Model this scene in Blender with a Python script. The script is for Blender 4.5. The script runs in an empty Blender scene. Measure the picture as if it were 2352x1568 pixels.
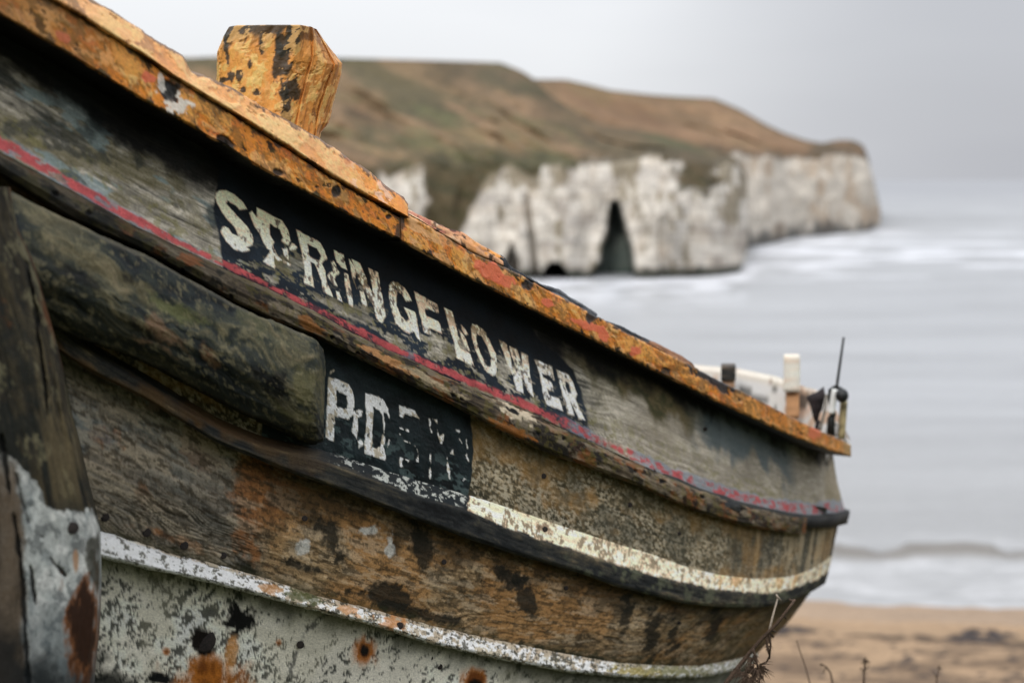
import bpy, math, random
import numpy as np
from mathutils import Vector

# ------------------------------------------------------------------ camera
F = 50 / 36 * 2352          # focal length in units of a 2352 px wide picture
PITCH = math.radians(6.53)
CAMZ = 12.0
SC = bpy.context.scene
cam_d = bpy.data.cameras.new('camera')
cam = bpy.data.objects.new('camera', cam_d)
SC.collection.objects.link(cam)
cam.location = (0, 0, CAMZ)
cam.rotation_euler = (math.pi / 2 - PITCH, 0, 0)
cam_d.lens = 50; cam_d.sensor_width = 36
cam_d.clip_start = 0.05; cam_d.clip_end = 30000
cam_d.dof.use_dof = True
cam_d.dof.focus_distance = 3.05
cam_d.dof.aperture_fstop = 2.4
cam_d.dof.aperture_blades = 0
SC.camera = cam

# ------------------------------------------------------------------ world
FW = np.array([0, math.cos(PITCH), -math.sin(PITCH)])
UP = np.array([0, math.sin(PITCH), math.cos(PITCH)])
RT = np.array([1.0, 0, 0])
CAM = np.array([0, 0, CAMZ])

def un(x, y, d):
    """point seen at (x, y) of the 2352x1568 picture at distance d along the view axis"""
    x = np.asarray(x, float); y = np.asarray(y, float); d = np.asarray(d, float)
    return CAM + d[..., None] * (FW + ((x - 1176) / F)[..., None] * RT - ((y - 784) / F)[..., None] * UP)

SUN_EL, SUN_AZ = 44, 205
world = bpy.data.worlds.new('World'); SC.world = world; world.use_nodes = True
nt = world.node_tree; nt.nodes.clear()
def wn(t, **k):
    n = nt.nodes.new(t)
    for a, b in k.items(): setattr(n, a, b)
    return n
L = nt.links.new
out = wn('ShaderNodeOutputWorld'); bg = wn('ShaderNodeBackground'); L(bg.outputs[0], out.inputs[0])
sky = wn('ShaderNodeTexSky', sky_type='NISHITA', sun_disc=False)
sky.sun_elevation = math.radians(SUN_EL); sky.sun_rotation = math.radians(SUN_AZ)
sky.dust_density = 3.0
tc = wn('ShaderNodeTexCoord')
sep = wn('ShaderNodeSeparateXYZ'); L(tc.outputs['Generated'], sep.inputs[0])
# cloud deck: low contrast layered noise, brighter towards the zenith as an overcast sky is
mp = wn('ShaderNodeMapping'); mp.inputs['Scale'].default_value = (1.0, 1.0, 5.5); mp.inputs['Rotation'].default_value = (0, 0.12, 0)
L(tc.outputs['Generated'], mp.inputs[0])
nz = wn('ShaderNodeTexNoise'); nz.inputs['Scale'].default_value = 1.7; nz.inputs['Detail'].default_value = 3; nz.inputs['Roughness'].default_value = .45
L(mp.outputs[0], nz.inputs['Vector'])
cr = wn('ShaderNodeValToRGB')
cr.color_ramp.elements[0].position = 0.30; cr.color_ramp.elements[0].color = (7.0, 7.15, 7.55, 1)
cr.color_ramp.elements[1].position = 0.62; cr.color_ramp.elements[1].color = (8.6, 8.75, 9.0, 1)
L(nz.outputs['Fac'], cr.inputs[0])
gr = wn('ShaderNodeMapRange'); gr.inputs['From Min'].default_value = 0.0; gr.inputs['From Max'].default_value = 1.0
gr.inputs['To Min'].default_value = 0.93; gr.inputs['To Max'].default_value = 2.4
L(sep.outputs['Z'], gr.inputs['Value'])
ml = wn('ShaderNodeVectorMath', operation='SCALE'); L(cr.outputs[0], ml.inputs[0]); L(gr.outputs[0], ml.inputs['Scale'])
# one heavier grey cloud up right, with the lens's corner darkening painted in
cd = un(2560, -160, 1.0) - CAM; cd /= np.linalg.norm(cd)
dt = wn('ShaderNodeVectorMath', operation='DOT_PRODUCT'); L(tc.outputs['Generated'], dt.inputs[0]); dt.inputs[1].default_value = tuple(cd)
n2 = wn('ShaderNodeTexNoise'); n2.inputs['Scale'].default_value = 3; n2.inputs['Detail'].default_value = 2; L(mp.outputs[0], n2.inputs['Vector'])
ad = wn('ShaderNodeMath', operation='MULTIPLY_ADD'); L(n2.outputs['Fac'], ad.inputs[0]); ad.inputs[1].default_value = 0.016; L(dt.outputs['Value'], ad.inputs[2])
mr = wn('ShaderNodeMapRange', interpolation_type='SMOOTHSTEP'); mr.inputs['From Min'].default_value = 0.948; mr.inputs['From Max'].default_value = 1.008
mr.inputs['To Min'].default_value = 0.0; mr.inputs['To Max'].default_value = 0.66
L(ad.outputs[0], mr.inputs['Value'])
m3 = wn('ShaderNodeMix', data_type='RGBA'); L(mr.outputs[0], m3.inputs['Factor']); L(ml.outputs[0], m3.inputs['A']); m3.inputs['B'].default_value = (3.8, 3.9, 4.35, 1)
mx = wn('ShaderNodeMix', data_type='RGBA'); mx.inputs['Factor'].default_value = 0.94
L(sky.outputs[0], mx.inputs['A']); L(m3.outputs['Result'], mx.inputs['B'])
L(mx.outputs['Result'], bg.inputs['Color']); bg.inputs['Strength'].default_value = 0.1

sun_d = bpy.data.lights.new('sun', 'SUN'); sun_d.energy = 1.3; sun_d.angle = math.radians(16); sun_d.color = (1, .95, .88)
sun = bpy.data.objects.new('sun', sun_d); SC.collection.objects.link(sun)
a, e = math.radians(SUN_AZ), math.radians(SUN_EL)
sv = Vector((math.sin(a) * math.cos(e), math.cos(a) * math.cos(e), math.sin(e)))
sun.rotation_euler = sv.to_track_quat('Z', 'Y').to_euler()

SC.render.engine = 'CYCLES'
SC.view_settings.view_transform = 'Standard'; SC.view_settings.look = 'None'
SC.view_settings.exposure = 0; SC.view_settings.gamma = 1; SC.view_settings.use_curve_mapping = False
SC.cycles.use_denoising = True
SC.cycles.max_bounces = 6; SC.cycles.diffuse_bounces = 3

# ------------------------------------------------------------------ numpy noise and painting helpers
rng = np.random.RandomState(7)
PT = rng.rand(512, 512).astype(np.float32)
def vnoise(x, y, seed=0):
    x = x + seed * 37.17; y = y + seed * 91.73
    xi = np.floor(x).astype(np.int64); yi = np.floor(y).astype(np.int64)
    fx = x - xi; fy = y - yi
    fx = fx * fx * fx * (fx * (fx * 6 - 15) + 10); fy = fy * fy * fy * (fy * (fy * 6 - 15) + 10)
    a = PT[xi & 511, yi & 511]; b = PT[(xi + 1) & 511, yi & 511]
    c_ = PT[xi & 511, (yi + 1) & 511]; d = PT[(xi + 1) & 511, (yi + 1) & 511]
    return (a * (1 - fx) + b * fx) * (1 - fy) + (c_ * (1 - fx) + d * fx) * fy
def fbm(x, y, oct=4, seed=0, rough=.5):
    """about 0..1, mean .5"""
    s = 0; t = 0; a = 1.0; q = 0
    ca, sa = math.cos(.6), math.sin(.6)
    for i in range(oct):
        s = s + a * (vnoise(x, y, seed + i * 3) - .5); q += a * a; a *= rough
        x, y = (x * ca - y * sa) * 2.03, (x * sa + y * ca) * 2.03
    return .5 + s / math.sqrt(q) * .85
def fbma(x, y, oct=4, seed=0, rough=.5):
    """anisotropy kept: no rotation between octaves"""
    s = 0; a = 1.0; q = 0
    for i in range(oct):
        s = s + a * (vnoise(x, y, seed + i * 3) - .5); q += a * a; a *= rough
        x = x * 2.03 + 3.1; y = y * 2.03 + 1.7
    return .5 + s / math.sqrt(q) * .85
def ss(a, b, x):
    t = np.clip((x - a) / (b - a), 0, 1); return t * t * (3 - 2 * t)
def lin(c):
    c = np.asarray(c, float) / 255
    return np.where(c <= .04045, c / 12.92, ((c + .055) / 1.055) ** 2.4)
def seg_d(X, Y, x0, y0, x1, y1):
    dx, dy = x1 - x0, y1 - y0
    t = np.clip(((X - x0) * dx + (Y - y0) * dy) / (dx * dx + dy * dy + 1e-9), 0, 1)
    return np.hypot(X - x0 - t * dx, Y - y0 - t * dy)
def poly_sdf(X, Y, pts, pad=60):
    """negative inside"""
    p = np.array(pts, float); r = np.full(X.shape, 1e3)
    m = (X > p[:, 0].min() - pad) & (X < p[:, 0].max() + pad) & (Y > p[:, 1].min() - pad) & (Y < p[:, 1].max() + pad)
    if not m.any(): return r
    x, y = X[m], Y[m]; d = np.full(x.shape, 1e3); ins = np.zeros(x.shape, bool)
    for i in range(len(p)):
        x0, y0 = p[i - 1]; x1, y1 = p[i]
        d = np.minimum(d, seg_d(x, y, x0, y0, x1, y1))
        if y0 != y1:
            c = ((y0 > y) != (y1 > y)) & (x < (x1 - x0) * (y - y0) / (y1 - y0) + x0); ins ^= c
    r[m] = np.where(ins, -d, d); return r
def line_d(X, Y, pts):
    d = np.full(X.shape, 1e3)
    for i in range(len(pts) - 1): d = np.minimum(d, seg_d(X, Y, *pts[i], *pts[i + 1]))
    return d
def blob(X, Y, cx, cy, rx, ry, ang=0):
    """1 in the middle, 0 at the rim, negative outside"""
    c_, s_ = math.cos(math.radians(ang)), math.sin(math.radians(ang))
    x = X - cx; y = Y - cy
    return 1 - np.hypot((x * c_ + y * s_) / rx, (-x * s_ + y * c_) / ry)

class Curve:
    """smooth y(x) through traced points, straight beyond them"""
    def __init__(s, pts, sm=22):
        p = np.array(pts, float); s.x0, s.x1 = -700, 2400
        g = np.arange(s.x0, s.x1 + 1, 2.0)
        y = np.interp(g, p[:, 0], p[:, 1])
        k0 = (p[1, 1] - p[0, 1]) / (p[1, 0] - p[0, 0]); k1 = (p[-1, 1] - p[-2, 1]) / (p[-1, 0] - p[-2, 0])
        y = np.where(g < p[0, 0], p[0, 1] + k0 * (g - p[0, 0]), y)
        y = np.where(g > p[-1, 0], p[-1, 1] + k1 * (g - p[-1, 0]), y)
        if sm:
            k = np.exp(-.5 * (np.arange(-60, 61) * 2.0 / sm) ** 2); k /= k.sum()
            yp = np.concatenate([y[0] + (np.arange(-60, 0)) * (y[1] - y[0]), y, y[-1] + np.arange(1, 61) * (y[-1] - y[-2])])
            y = np.convolve(yp, k, 'valid')
        s.g, s.y = g, y
    def __call__(s, x): return np.interp(x, s.g, s.y)

# ------------------------------------------------------------------ object helpers
def new_ob(name, data=None, parent=None, **props):
    o = bpy.data.objects.new(name, data); SC.collection.objects.link(o)
    if parent is not None: o.parent = parent
    for k, v in props.items(): o[k] = v
    return o
def grid_mesh(name, P, mat, parent=None, col=None, rgh=None, closed=False, uv=None, smooth=True, **props):
    """P: (rows, columns, 3)"""
    R, Cn = P.shape[:2]
    idx = np.arange(R * Cn).reshape(R, Cn)
    if closed: idx = np.vstack([idx, idx[:1]])
    q = np.stack([idx[:-1, :-1], idx[1:, :-1], idx[1:, 1:], idx[:-1, 1:]], -1).reshape(-1, 4)
    caps = []
    if closed:
        caps = [idx[:-1, 0][::-1], idx[:-1, -1]]
    me = bpy.data.meshes.new(name)
    nv = R * Cn; nq = len(q); lo = nq * 4 + sum(len(c) for c in caps)
    me.vertices.add(nv); me.vertices.foreach_set('co', P.reshape(-1).astype(np.float32))
    me.loops.add(lo); me.polygons.add(nq + len(caps))
    li = np.concatenate([q.reshape(-1)] + list(caps)).astype(np.int32)
    me.loops.foreach_set('vertex_index', li)
    st = list(np.arange(nq) * 4); tot = [4] * nq; k = nq * 4
    for c in caps: st.append(k); tot.append(len(c)); k += len(c)
    me.polygons.foreach_set('loop_start', np.array(st, np.int32)); me.polygons.foreach_set('loop_total', np.array(tot, np.int32))
    sm = np.full(nq + len(caps), smooth); sm[nq:] = False
    me.polygons.foreach_set('use_smooth', sm)
    me.update(calc_edges=True)
    add_attrs(me, col, rgh, uv)
    me.materials.append(mat)
    return new_ob(name, me, parent, **props)
def add_attrs(me, col, rgh, uv):
    n = len(me.vertices)
    if col is not None:
        at = me.attributes.new('col', 'FLOAT_COLOR', 'POINT')
        cc = np.ones((n, 4), np.float32); cc[:, :3] = np.clip(col.reshape(-1, 3), 0, .9); at.data.foreach_set('color', cc.reshape(-1))
    if rgh is not None:
        at = me.attributes.new('rgh', 'FLOAT', 'POINT'); at.data.foreach_set('value', np.broadcast_to(rgh, (n,) if np.ndim(rgh) == 0 else rgh.shape).reshape(-1).astype(np.float32))
    if uv is not None:
        at = me.attributes.new('guv', 'FLOAT_VECTOR', 'POINT')
        v = np.zeros((n, 3), np.float32); v[:, 0] = uv[0].reshape(-1); v[:, 1] = uv[1].reshape(-1); at.data.foreach_set('vector', v.reshape(-1))

def painted_mat(name, grain=(60, 900), amp=.35, bump=.35, bdist=.0012, spec=.4, coord='guv'):
    """procedural surface: worked colour layers from the mesh, fine grain, pores and relief from noise"""
    m = bpy.data.materials.new(name); m.use_nodes = True; t = m.node_tree; N = t.nodes; K = t.links.new
    b = N['Principled BSDF']; b.inputs['Specular IOR Level'].default_value = spec
    at = N.new('ShaderNodeAttribute'); at.attribute_name = 'col'
    ar = N.new('ShaderNodeAttribute'); ar.attribute_name = 'rgh'
    if coord == 'guv':
        au = N.new('ShaderNodeAttribute'); au.attribute_name = 'guv'; vec = au.outputs['Vector']
    else:
        g = N.new('ShaderNodeNewGeometry'); vec = g.outputs['Position']
    mp = N.new('ShaderNodeMapping'); mp.inputs['Scale'].default_value = (grain[0], grain[1], grain[0]); K(vec, mp.inputs[0])
    n1 = N.new('ShaderNodeTexNoise'); n1.inputs['Scale'].default_value = 1; n1.inputs['Detail'].default_value = 5; n1.inputs['Roughness'].default_value = .65; K(mp.outputs[0], n1.inputs['Vector'])
    mp2 = N.new('ShaderNodeMapping'); s2 = math.sqrt(grain[0] * grain[1]); mp2.inputs['Scale'].default_value = (s2, s2, s2); K(vec, mp2.inputs[0])
    n2 = N.new('ShaderNodeTexNoise'); n2.inputs['Scale'].default_value = 1; n2.inputs['Detail'].default_value = 4; n2.inputs['Roughness'].default_value = .6; K(mp2.outputs[0], n2.inputs['Vector'])
    av = N.new('ShaderNodeMath'); av.operation = 'ADD'; K(n1.outputs['Fac'], av.inputs[0]); K(n2.outputs['Fac'], av.inputs[1])
    mr = N.new('ShaderNodeMapRange'); mr.inputs['From Min'].default_value = .7; mr.inputs['From Max'].default_value = 1.3
    mr.inputs['To Min'].default_value = 1 - amp; mr.inputs['To Max'].default_value = 1 + amp; K(av.outputs[0], mr.inputs['Value'])
    sc = N.new('ShaderNodeVectorMath'); sc.operation = 'SCALE'; K(at.outputs['Color'], sc.inputs[0]); K(mr.outputs[0], sc.inputs['Scale'])
    K(sc.outputs[0], b.inputs['Base Color']); K(ar.outputs['Fac'], b.inputs['Roughness'])
    bp = N.new('ShaderNodeBump'); bp.inputs['Strength'].default_value = bump; bp.inputs['Distance'].default_value = bdist
    K(av.outputs[0], bp.inputs['Height']); K(bp.outputs[0], b.inputs['Normal'])
    return m
def plain_mat(name, rgb, rough=.6, metal=0, amp=.3, scale=60):
    m = bpy.data.materials.new(name); m.use_nodes = True; t = m.node_tree; N = t.nodes; K = t.links.new
    b = N['Principled BSDF']; b.inputs['Roughness'].default_value = rough; b.inputs['Metallic'].default_value = metal
    g = N.new('ShaderNodeNewGeometry')
    n = N.new('ShaderNodeTexNoise'); n.inputs['Scale'].default_value = scale; n.inputs['Detail'].default_value = 5; K(g.outputs['Position'], n.inputs['Vector'])
    c = N.new('ShaderNodeValToRGB'); K(n.outputs['Fac'], c.inputs[0])
    a_ = lin(rgb); c.color_ramp.elements[0].position = .35; c.color_ramp.elements[1].position = .65
    c.color_ramp.elements[0].color = (*np.clip(a_ * (1 - amp), 0, 1), 1); c.color_ramp.elements[1].color = (*np.clip(a_ * (1 + amp), 0, 1), 1)
    K(c.outputs[0], b.inputs['Base Color'])
    bp = N.new('ShaderNodeBump'); bp.inputs['Strength'].default_value = .4; bp.inputs['Distance'].default_value = .3 / scale
    K(n.outputs['Fac'], bp.inputs['Height']); K(bp.outputs[0], b.inputs['Normal'])
    return m

M_WOOD = painted_mat('weathered_wood_and_paint', (70, 700), .34, .4, .0014, .16)
M_PAINT = painted_mat('flaking_gloss_paint', (110, 260), .16, .3, .0016, .35)

# ------------------------------------------------------------------ the hull's plan: how far each place along the boat lies
def Dp(x):
    return 1.0 / np.maximum(.42 - (.206 / 1900) * np.asarray(x, float), .03)
TURN, RAD = 420, .62

def cols(xa, xl, n, wrap):
    """columns along a row that ends at xl; wrap>90: carries on round the boat's end"""
    if wrap is None:
        return xa + (xl - xa) * np.linspace(0, 1, n), None
    xs = xl - TURN; nt_ = int(n * .30); nl = n - nt_
    x = list(xa + (xs - xa) * np.linspace(0, 1, nl, endpoint=False)); th = np.radians(np.linspace(0, wrap, nt_))
    xx = np.concatenate([x, xs + TURN * np.sin(th)]); tt = np.concatenate([np.zeros(nl), th])
    return xx, tt
def depth_at(x, th, xl, delta, turn=TURN, rad=RAD):
    xs = xl - turn
    if th is None:
        t = np.clip((x - xs) / turn, 0, 1); ex = rad * (1 - np.sqrt(np.maximum(1 - t * t, 0)))
        return Dp(x) + ex - delta
    return Dp(np.where(th > math.pi / 2, xl, x)) + rad * (1 - np.cos(th)) - delta
class Row:
    def __init__(s, curve, delta, xl, dy=0, end=None): s.c, s.d, s.xl, s.dy, s.end = curve, delta, xl, dy, end

def strip(name, rows, xa, n, ks, mat, parent, painter, wrap=None, back=None, vo=0.0, turn=TURN, rad=RAD, jag=None, under=None, **props):
    """a timber swept along the boat. rows: traced edges from top to bottom, ks: subdivisions between them,
    back: (thickness, ) closes it inwards"""
    Xr, Yr, Pr = [], [], []
    for r in rows:
        xe = r.end if r.end is not None else r.xl
        x, th = cols(xa, xe, n, wrap)
        y = r.c(x) + r.dy
        if th is not None: y = np.where(th > math.pi / 2, r.c(r.xl) + r.dy - (th - math.pi / 2) * 26, y)
        if callable(r.d): dl = r.d(x)
        else: dl = r.d
        d = depth_at(x, th, r.xl, dl, turn, rad)
        Xr.append(x); Yr.append(y); Pr.append(un(x, y, d))
    X, Y, P = [], [], []
    for i in range(len(rows) - 1):
        for j in range(ks[i]):
            f = j / ks[i]
            X.append(Xr[i] * (1 - f) + Xr[i + 1] * f); Y.append(Yr[i] * (1 - f) + Yr[i + 1] * f); P.append(Pr[i] * (1 - f) + Pr[i + 1] * f)
    X.append(Xr[-1]); Y.append(Yr[-1]); P.append(Pr[-1])
    X, Y, P = np.array(X), np.array(Y), np.array(P)
    mid = P[len(P) // 2]
    u = np.concatenate([[0], np.cumsum(np.linalg.norm(np.diff(mid, axis=0), axis=1))])
    U = np.broadcast_to(u, X.shape).copy()
    V = np.vstack([np.zeros((1, X.shape[1])), np.cumsum(np.linalg.norm(np.diff(P, axis=0), axis=2), axis=0)]) + vo
    du = np.gradient(P, axis=1); dv = np.gradient(P, axis=0)
    Nn = np.cross(dv, du); Nn /= np.linalg.norm(Nn, axis=2, keepdims=True) + 1e-12
    view = CAM - P; sgn = np.sign((Nn[:, :X.shape[1] // 2] * view[:, :X.shape[1] // 2]).sum()); Nn *= sgn
    col, rgh, h = painter(X, Y, U, V)
    P = P + Nn * h[..., None]
    if jag is not None:
        P = jag(P, X, Y, U, V)
    if back:
        tg = np.gradient(mid, axis=0); tg /= np.linalg.norm(tg, axis=1, keepdims=True)
        inw = np.cross(np.array([0, 0, 1.0]), tg); inw /= np.linalg.norm(inw, axis=1, keepdims=True)
        inw = np.where(((inw * (mid - CAM)).sum(1) < 0)[:, None], -inw, inw)
        if wrap is not None:                      # keep the sense of the first column all the way round
            inw0 = inw[0]; tgx = np.cross(np.array([0, 0, 1.0]), tg); s0 = np.sign((tgx[0] * inw0).sum()); inw = tgx / (np.linalg.norm(tgx, axis=1, keepdims=True)) * s0
        bot = P[-1] + inw * back; top = P[0] + inw * back
        nb = 3; bfr = [.02, .4, 1.0]
        B = [P[-1] * (1 - f) + bot * f for f in bfr] + [top * f + P[0] * (1 - f) for f in bfr[::-1]]
        P = np.concatenate([P, np.array(B)], 0)
        k = len(B)
        ci = np.array([-1] * nb + [0] * nb)
        bf = np.array(bfr + bfr[::-1])[:, None] * back
        cb = col[ci] * .8
        if under is not None: cb[:nb] = lin(under)  # underside takes its own colour: shade beneath the board painted in
        col = np.concatenate([col, cb], 0); rgh = np.concatenate([rgh, rgh[ci]], 0)
        U = np.concatenate([U, U[ci]], 0); V = np.concatenate([V, V[ci] + np.where(ci[:, None] == -1, bf, -bf)], 0)
        return grid_mesh(name, P, mat, parent, col, rgh, True, (U, V), **props)
    return grid_mesh(name, P, mat, parent, col, rgh, False, (U, V), **props)

# ------------------------------------------------------------------ traced edges of the hull
C = Curve
fasA_b = C([(0, 32), (80, 78), (192, 144), (280, 200), (340, 236), (384, 260), (440, 288), (480, 316), (516, 332), (568, 368), (632, 404), (712, 444), (800, 492), (880, 532), (936, 558), (1000, 595)], 10)
fasA_t = C([(-40, -70), (60, -28), (120, 0), (192, 44), (280, 100), (328, 130), (400, 182), (492, 238), (580, 292), (660, 342), (760, 408), (840, 456), (924, 502), (980, 530)], 8)
cap_b = C([(-40, -72), (60, -30), (120, -3), (192, 40), (280, 96), (328, 125), (400, 176), (492, 232), (580, 286), (660, 336), (760, 402), (840, 448), (924, 494), (980, 528)], 8)
cap_t = C([(100, -74), (216, 0), (300, 54), (420, 130), (428, 150), (436, 166), (468, 174), (512, 192), (580, 230), (656, 276), (732, 318), (832, 384), (925, 452), (938, 468)], 3)
fasB_t = C([(900, 470), (935, 490), (1019, 539), (1083, 579), (1139, 603), (1187, 627), (1259, 667), (1371, 725), (1459, 775), (1599, 845), (1692, 893), (1745, 919), (1817, 957), (1865, 981), (1913, 1001), (1956, 1022)], 10)
fasB_b = C([(880, 533), (911, 551), (939, 562), (999, 595), (1079, 639), (1159, 679), (1259, 729), (1339, 769), (1419, 809), (1499, 849), (1577, 887), (1649, 923), (1745, 967), (1817, 1000), (1889, 1028), (1956, 1048)], 12)
p1_top = C([(-40, 20), (0, 45), (80, 92), (192, 158), (280, 214), (384, 272), (480, 325), (568, 374), (712, 446), (800, 485), (936, 545), (1079, 618), (1259, 705), (1499, 825), (1745, 945), (1905, 1010), (1960, 1025)])
red_l = C([(-60, 312), (0, 346), (50, 374), (100, 400), (150, 428), (200, 458), (250, 484), (300, 512), (400, 562), (500, 607), (600, 655), (700, 703), (800, 757), (900, 808), (1000, 850), (1100, 897), (1200, 937), (1300, 985), (1400, 1031), (1500, 1078), (1600, 1118), (1700, 1152), (1800, 1175), (1860, 1181), (1900, 1181), (1935, 1172)], 14)
str_b = C([(0, 402), (52, 434), (160, 503), (248, 541), (348, 586), (440, 637), (520, 685), (600, 725), (680, 758), (738, 780), (819, 822), (899, 861), (979, 901), (1059, 940), (1139, 983), (1219, 1023), (1299, 1055), (1379, 1083), (1459, 1111), (1571, 1163), (1651, 1190), (1731, 1212), (1811, 1224), (1853, 1227)], 14)
L2a = C([(100, 700), (200, 780), (350, 868), (500, 960), (600, 1000), (735, 1030), (851, 1068), (959, 1103), (1079, 1137), (1179, 1169), (1259, 1197), (1339, 1224), (1419, 1249), (1499, 1273), (1571, 1300), (1651, 1320), (1731, 1329), (1811, 1325), (1851, 1313), (1891, 1293), (1911, 1273)], 12)
L2m = C([(100, 722), (200, 802), (350, 890), (500, 982), (600, 1024), (735, 1054), (851, 1095), (959, 1137), (1075, 1170), (1179, 1216), (1259, 1242), (1339, 1269), (1419, 1297), (1499, 1320), (1571, 1338), (1651, 1353), (1731, 1361), (1791, 1359), (1851, 1341), (1891, 1321), (1905, 1308)], 12)
L2b = C([(100, 785), (200, 850), (330, 915), (500, 1018), (680, 1090), (800, 1132), (940, 1188), (1080, 1238), (1180, 1272), (1260, 1295), (1340, 1319), (1411, 1345), (1491, 1366), (1571, 1386), (1651, 1393), (1731, 1395), (1791, 1388), (1851, 1367), (1897, 1338)], 12)
L3a = C([(150, 1190), (228, 1217), (280, 1233), (400, 1273), (520, 1301), (600, 1325), (720, 1365), (840, 1394), (979, 1433), (1139, 1469), (1299, 1501), (1411, 1520), (1531, 1528), (1611, 1527), (1671, 1516), (1731, 1499), (1763, 1485)], 12)
L3b = C([(150, 1252), (228, 1277), (320, 1299), (420, 1321), (520, 1345), (640, 1377), (760, 1409), (880, 1440), (979, 1473), (1139, 1509), (1299, 1540), (1459, 1555), (1611, 1555), (1680, 1540), (1740, 1520)], 12)
def shift(c_, dy):
    r = Curve([(0, 0), (1, 0)], 0); r.g = c_.g; r.y = c_.y + (dy if np.isscalar(dy) else np.interp(c_.g, *dy)); return r

A = lambda z: [(470.4 + .18 * a_, 413.95 + .18 * b_) for a_, b_ in z]
B_ = lambda z: [(658.6 + .18 * a_, 508.0 + .18 * b_) for a_, b_ in z]
C_ = lambda z: [(865.5 + .18 * a_, 602.1 + .18 * b_) for a_, b_ in z]
D_ = lambda z: [(1110.1 + .18 * a_, 733.8 + .18 * b_) for a_, b_ in z]
E_ = lambda z: [(715.0 + .228 * a_, 827.9 + .228 * b_) for a_, b_ in z]
LET = [ # (outline, hole)
 (A([(180,135),(260,130),(380,190),(480,280),(535,365),(440,380),(390,320),(290,260),(270,300),(340,380),(440,490),(540,600),(600,690),(615,780),(600,830),(520,860),(570,890),(545,905),(480,915),(370,880),(270,780),(195,660),(240,585),(300,610),(340,680),(430,720),(380,600),(290,510),(210,400),(150,290),(130,220),(145,165)]), None),
 (A([(660,350),(985,520),(1060,640),(1090,770),(1060,830),(975,775),(1000,740),(955,630),(815,545),(825,700),(885,790),(860,830),(915,950),(980,1020),(930,1030),(880,960),(895,1130),(740,1045),(820,935),(830,890),(800,885),(740,790),(700,680),(630,590),(565,420),(600,400),(660,480)]), None),
 (A([(990,880),(1050,870),(1070,1020),(1010,960)]), None), (A([(1110,800),(1175,850),(1150,885),(1070,890)]), None), (A([(1000,1010),(1095,1075),(1080,1100),(1005,1050)]), None),
 (B_([(120,110),(420,270),(480,380),(512,480),(470,500),(440,540),(490,640),(500,760),(590,970),(465,905),(440,760),(390,620),(350,540),(300,520),(320,680),(345,850),(215,790),(230,640),(215,500),(190,400),(150,230)]), B_([(255,280),(380,350),(440,450),(410,515),(290,460)])),
 (B_([(555,510),(610,520),(640,600),(675,660),(620,700),(600,740),(645,835),(560,780),(520,700),(560,650),(590,640)]), None), (B_([(625,900),(660,900),(710,1035),(650,1000)]), None),
 (B_([(600,370),(720,430),(740,530),(765,625),(700,590),(625,510)]), None), (B_([(730,670),(780,680),(800,800),(840,1000),(840,1090),(790,1060),(760,900),(735,760)]), None),
 (B_([(790,480),(850,560),(880,660),(860,770),(890,860),(850,780),(815,620)]), None), (B_([(930,900),(980,900),(1030,1090),(960,1070)]), None),
 (B_([(820,480),(930,540),(1000,700),(1040,820),(1100,930),(1080,780),(1055,700),(1040,600),(1160,655),(1190,850),(1220,1000),(1260,1210),(1210,1305),(1140,1240),(1110,1080),(1040,980),(980,860),(920,760),(870,600)]), None),
 (C_([(190,255),(260,260),(340,320),(400,400),(440,490),(365,495),(320,410),(265,375),(245,430),(250,560),(300,680),(370,760),(410,740),(400,690),(340,570),(485,635),(510,770),(530,880),(555,1010),(520,970),(470,880),(410,905),(330,870),(240,780),(190,640),(150,440),(155,310)]), None),
 (C_([(475,375),(770,540),(785,650),(600,580),(625,690),(795,760),(825,905),(680,840),(690,925),(600,890),(560,720),(520,560)]), None),
 (C_([(860,580),(960,630),(1000,790),(1040,950),(1080,1110),(1190,1170),(1235,1325),(1020,1220),(980,1000),(930,860),(900,740)]), None),
 (C_([(1040,850),(1120,950),(1185,1140),(1130,1080),(1085,980)]), None), (C_([(1070,800),(1120,850),(1160,920),(1120,930),(1075,850)]), None),
 (C_([(1215,790),(1290,810),(1390,900),(1450,1030),(1520,1180),(1530,1300),(1520,1420),(1480,1450),(1400,1400),(1330,1280),(1260,1130),(1210,960),(1200,860)]), C_([(1270,900),(1340,950),(1410,1080),(1460,1220),(1450,1340),(1400,1320),(1310,1150),(1260,980)])),
 (D_([(200,265),(290,310),(340,470),(360,570),(420,680),(370,700),(320,590),(260,440)]), None), (D_([(335,345),(430,380),(480,580),(500,650),(490,780),(510,940),(420,905),(380,740),(440,650),(400,560),(350,450)]), None), (D_([(485,415),(565,465),(590,700),(640,995),(550,890),(515,740),(490,620)]), None),
 (D_([(650,510),(730,540),(870,600),(905,780),(850,720),(740,680),(760,740),(870,800),(895,915),(810,880),(830,960),(970,1015),(1010,1165),(900,1120),(810,1085),(760,960),(720,700)]), None),
 (D_([(930,640),(1090,710),(1140,800),(1190,950),(1170,1010),(1220,1130),(1300,1290),(1215,1260),(1130,1080),(1100,1030),(1155,1225),(1070,1190),(1030,1050),(990,880)]), D_([(1040,780),(1095,820),(1120,945),(1080,940),(1045,860)])),
]
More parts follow.
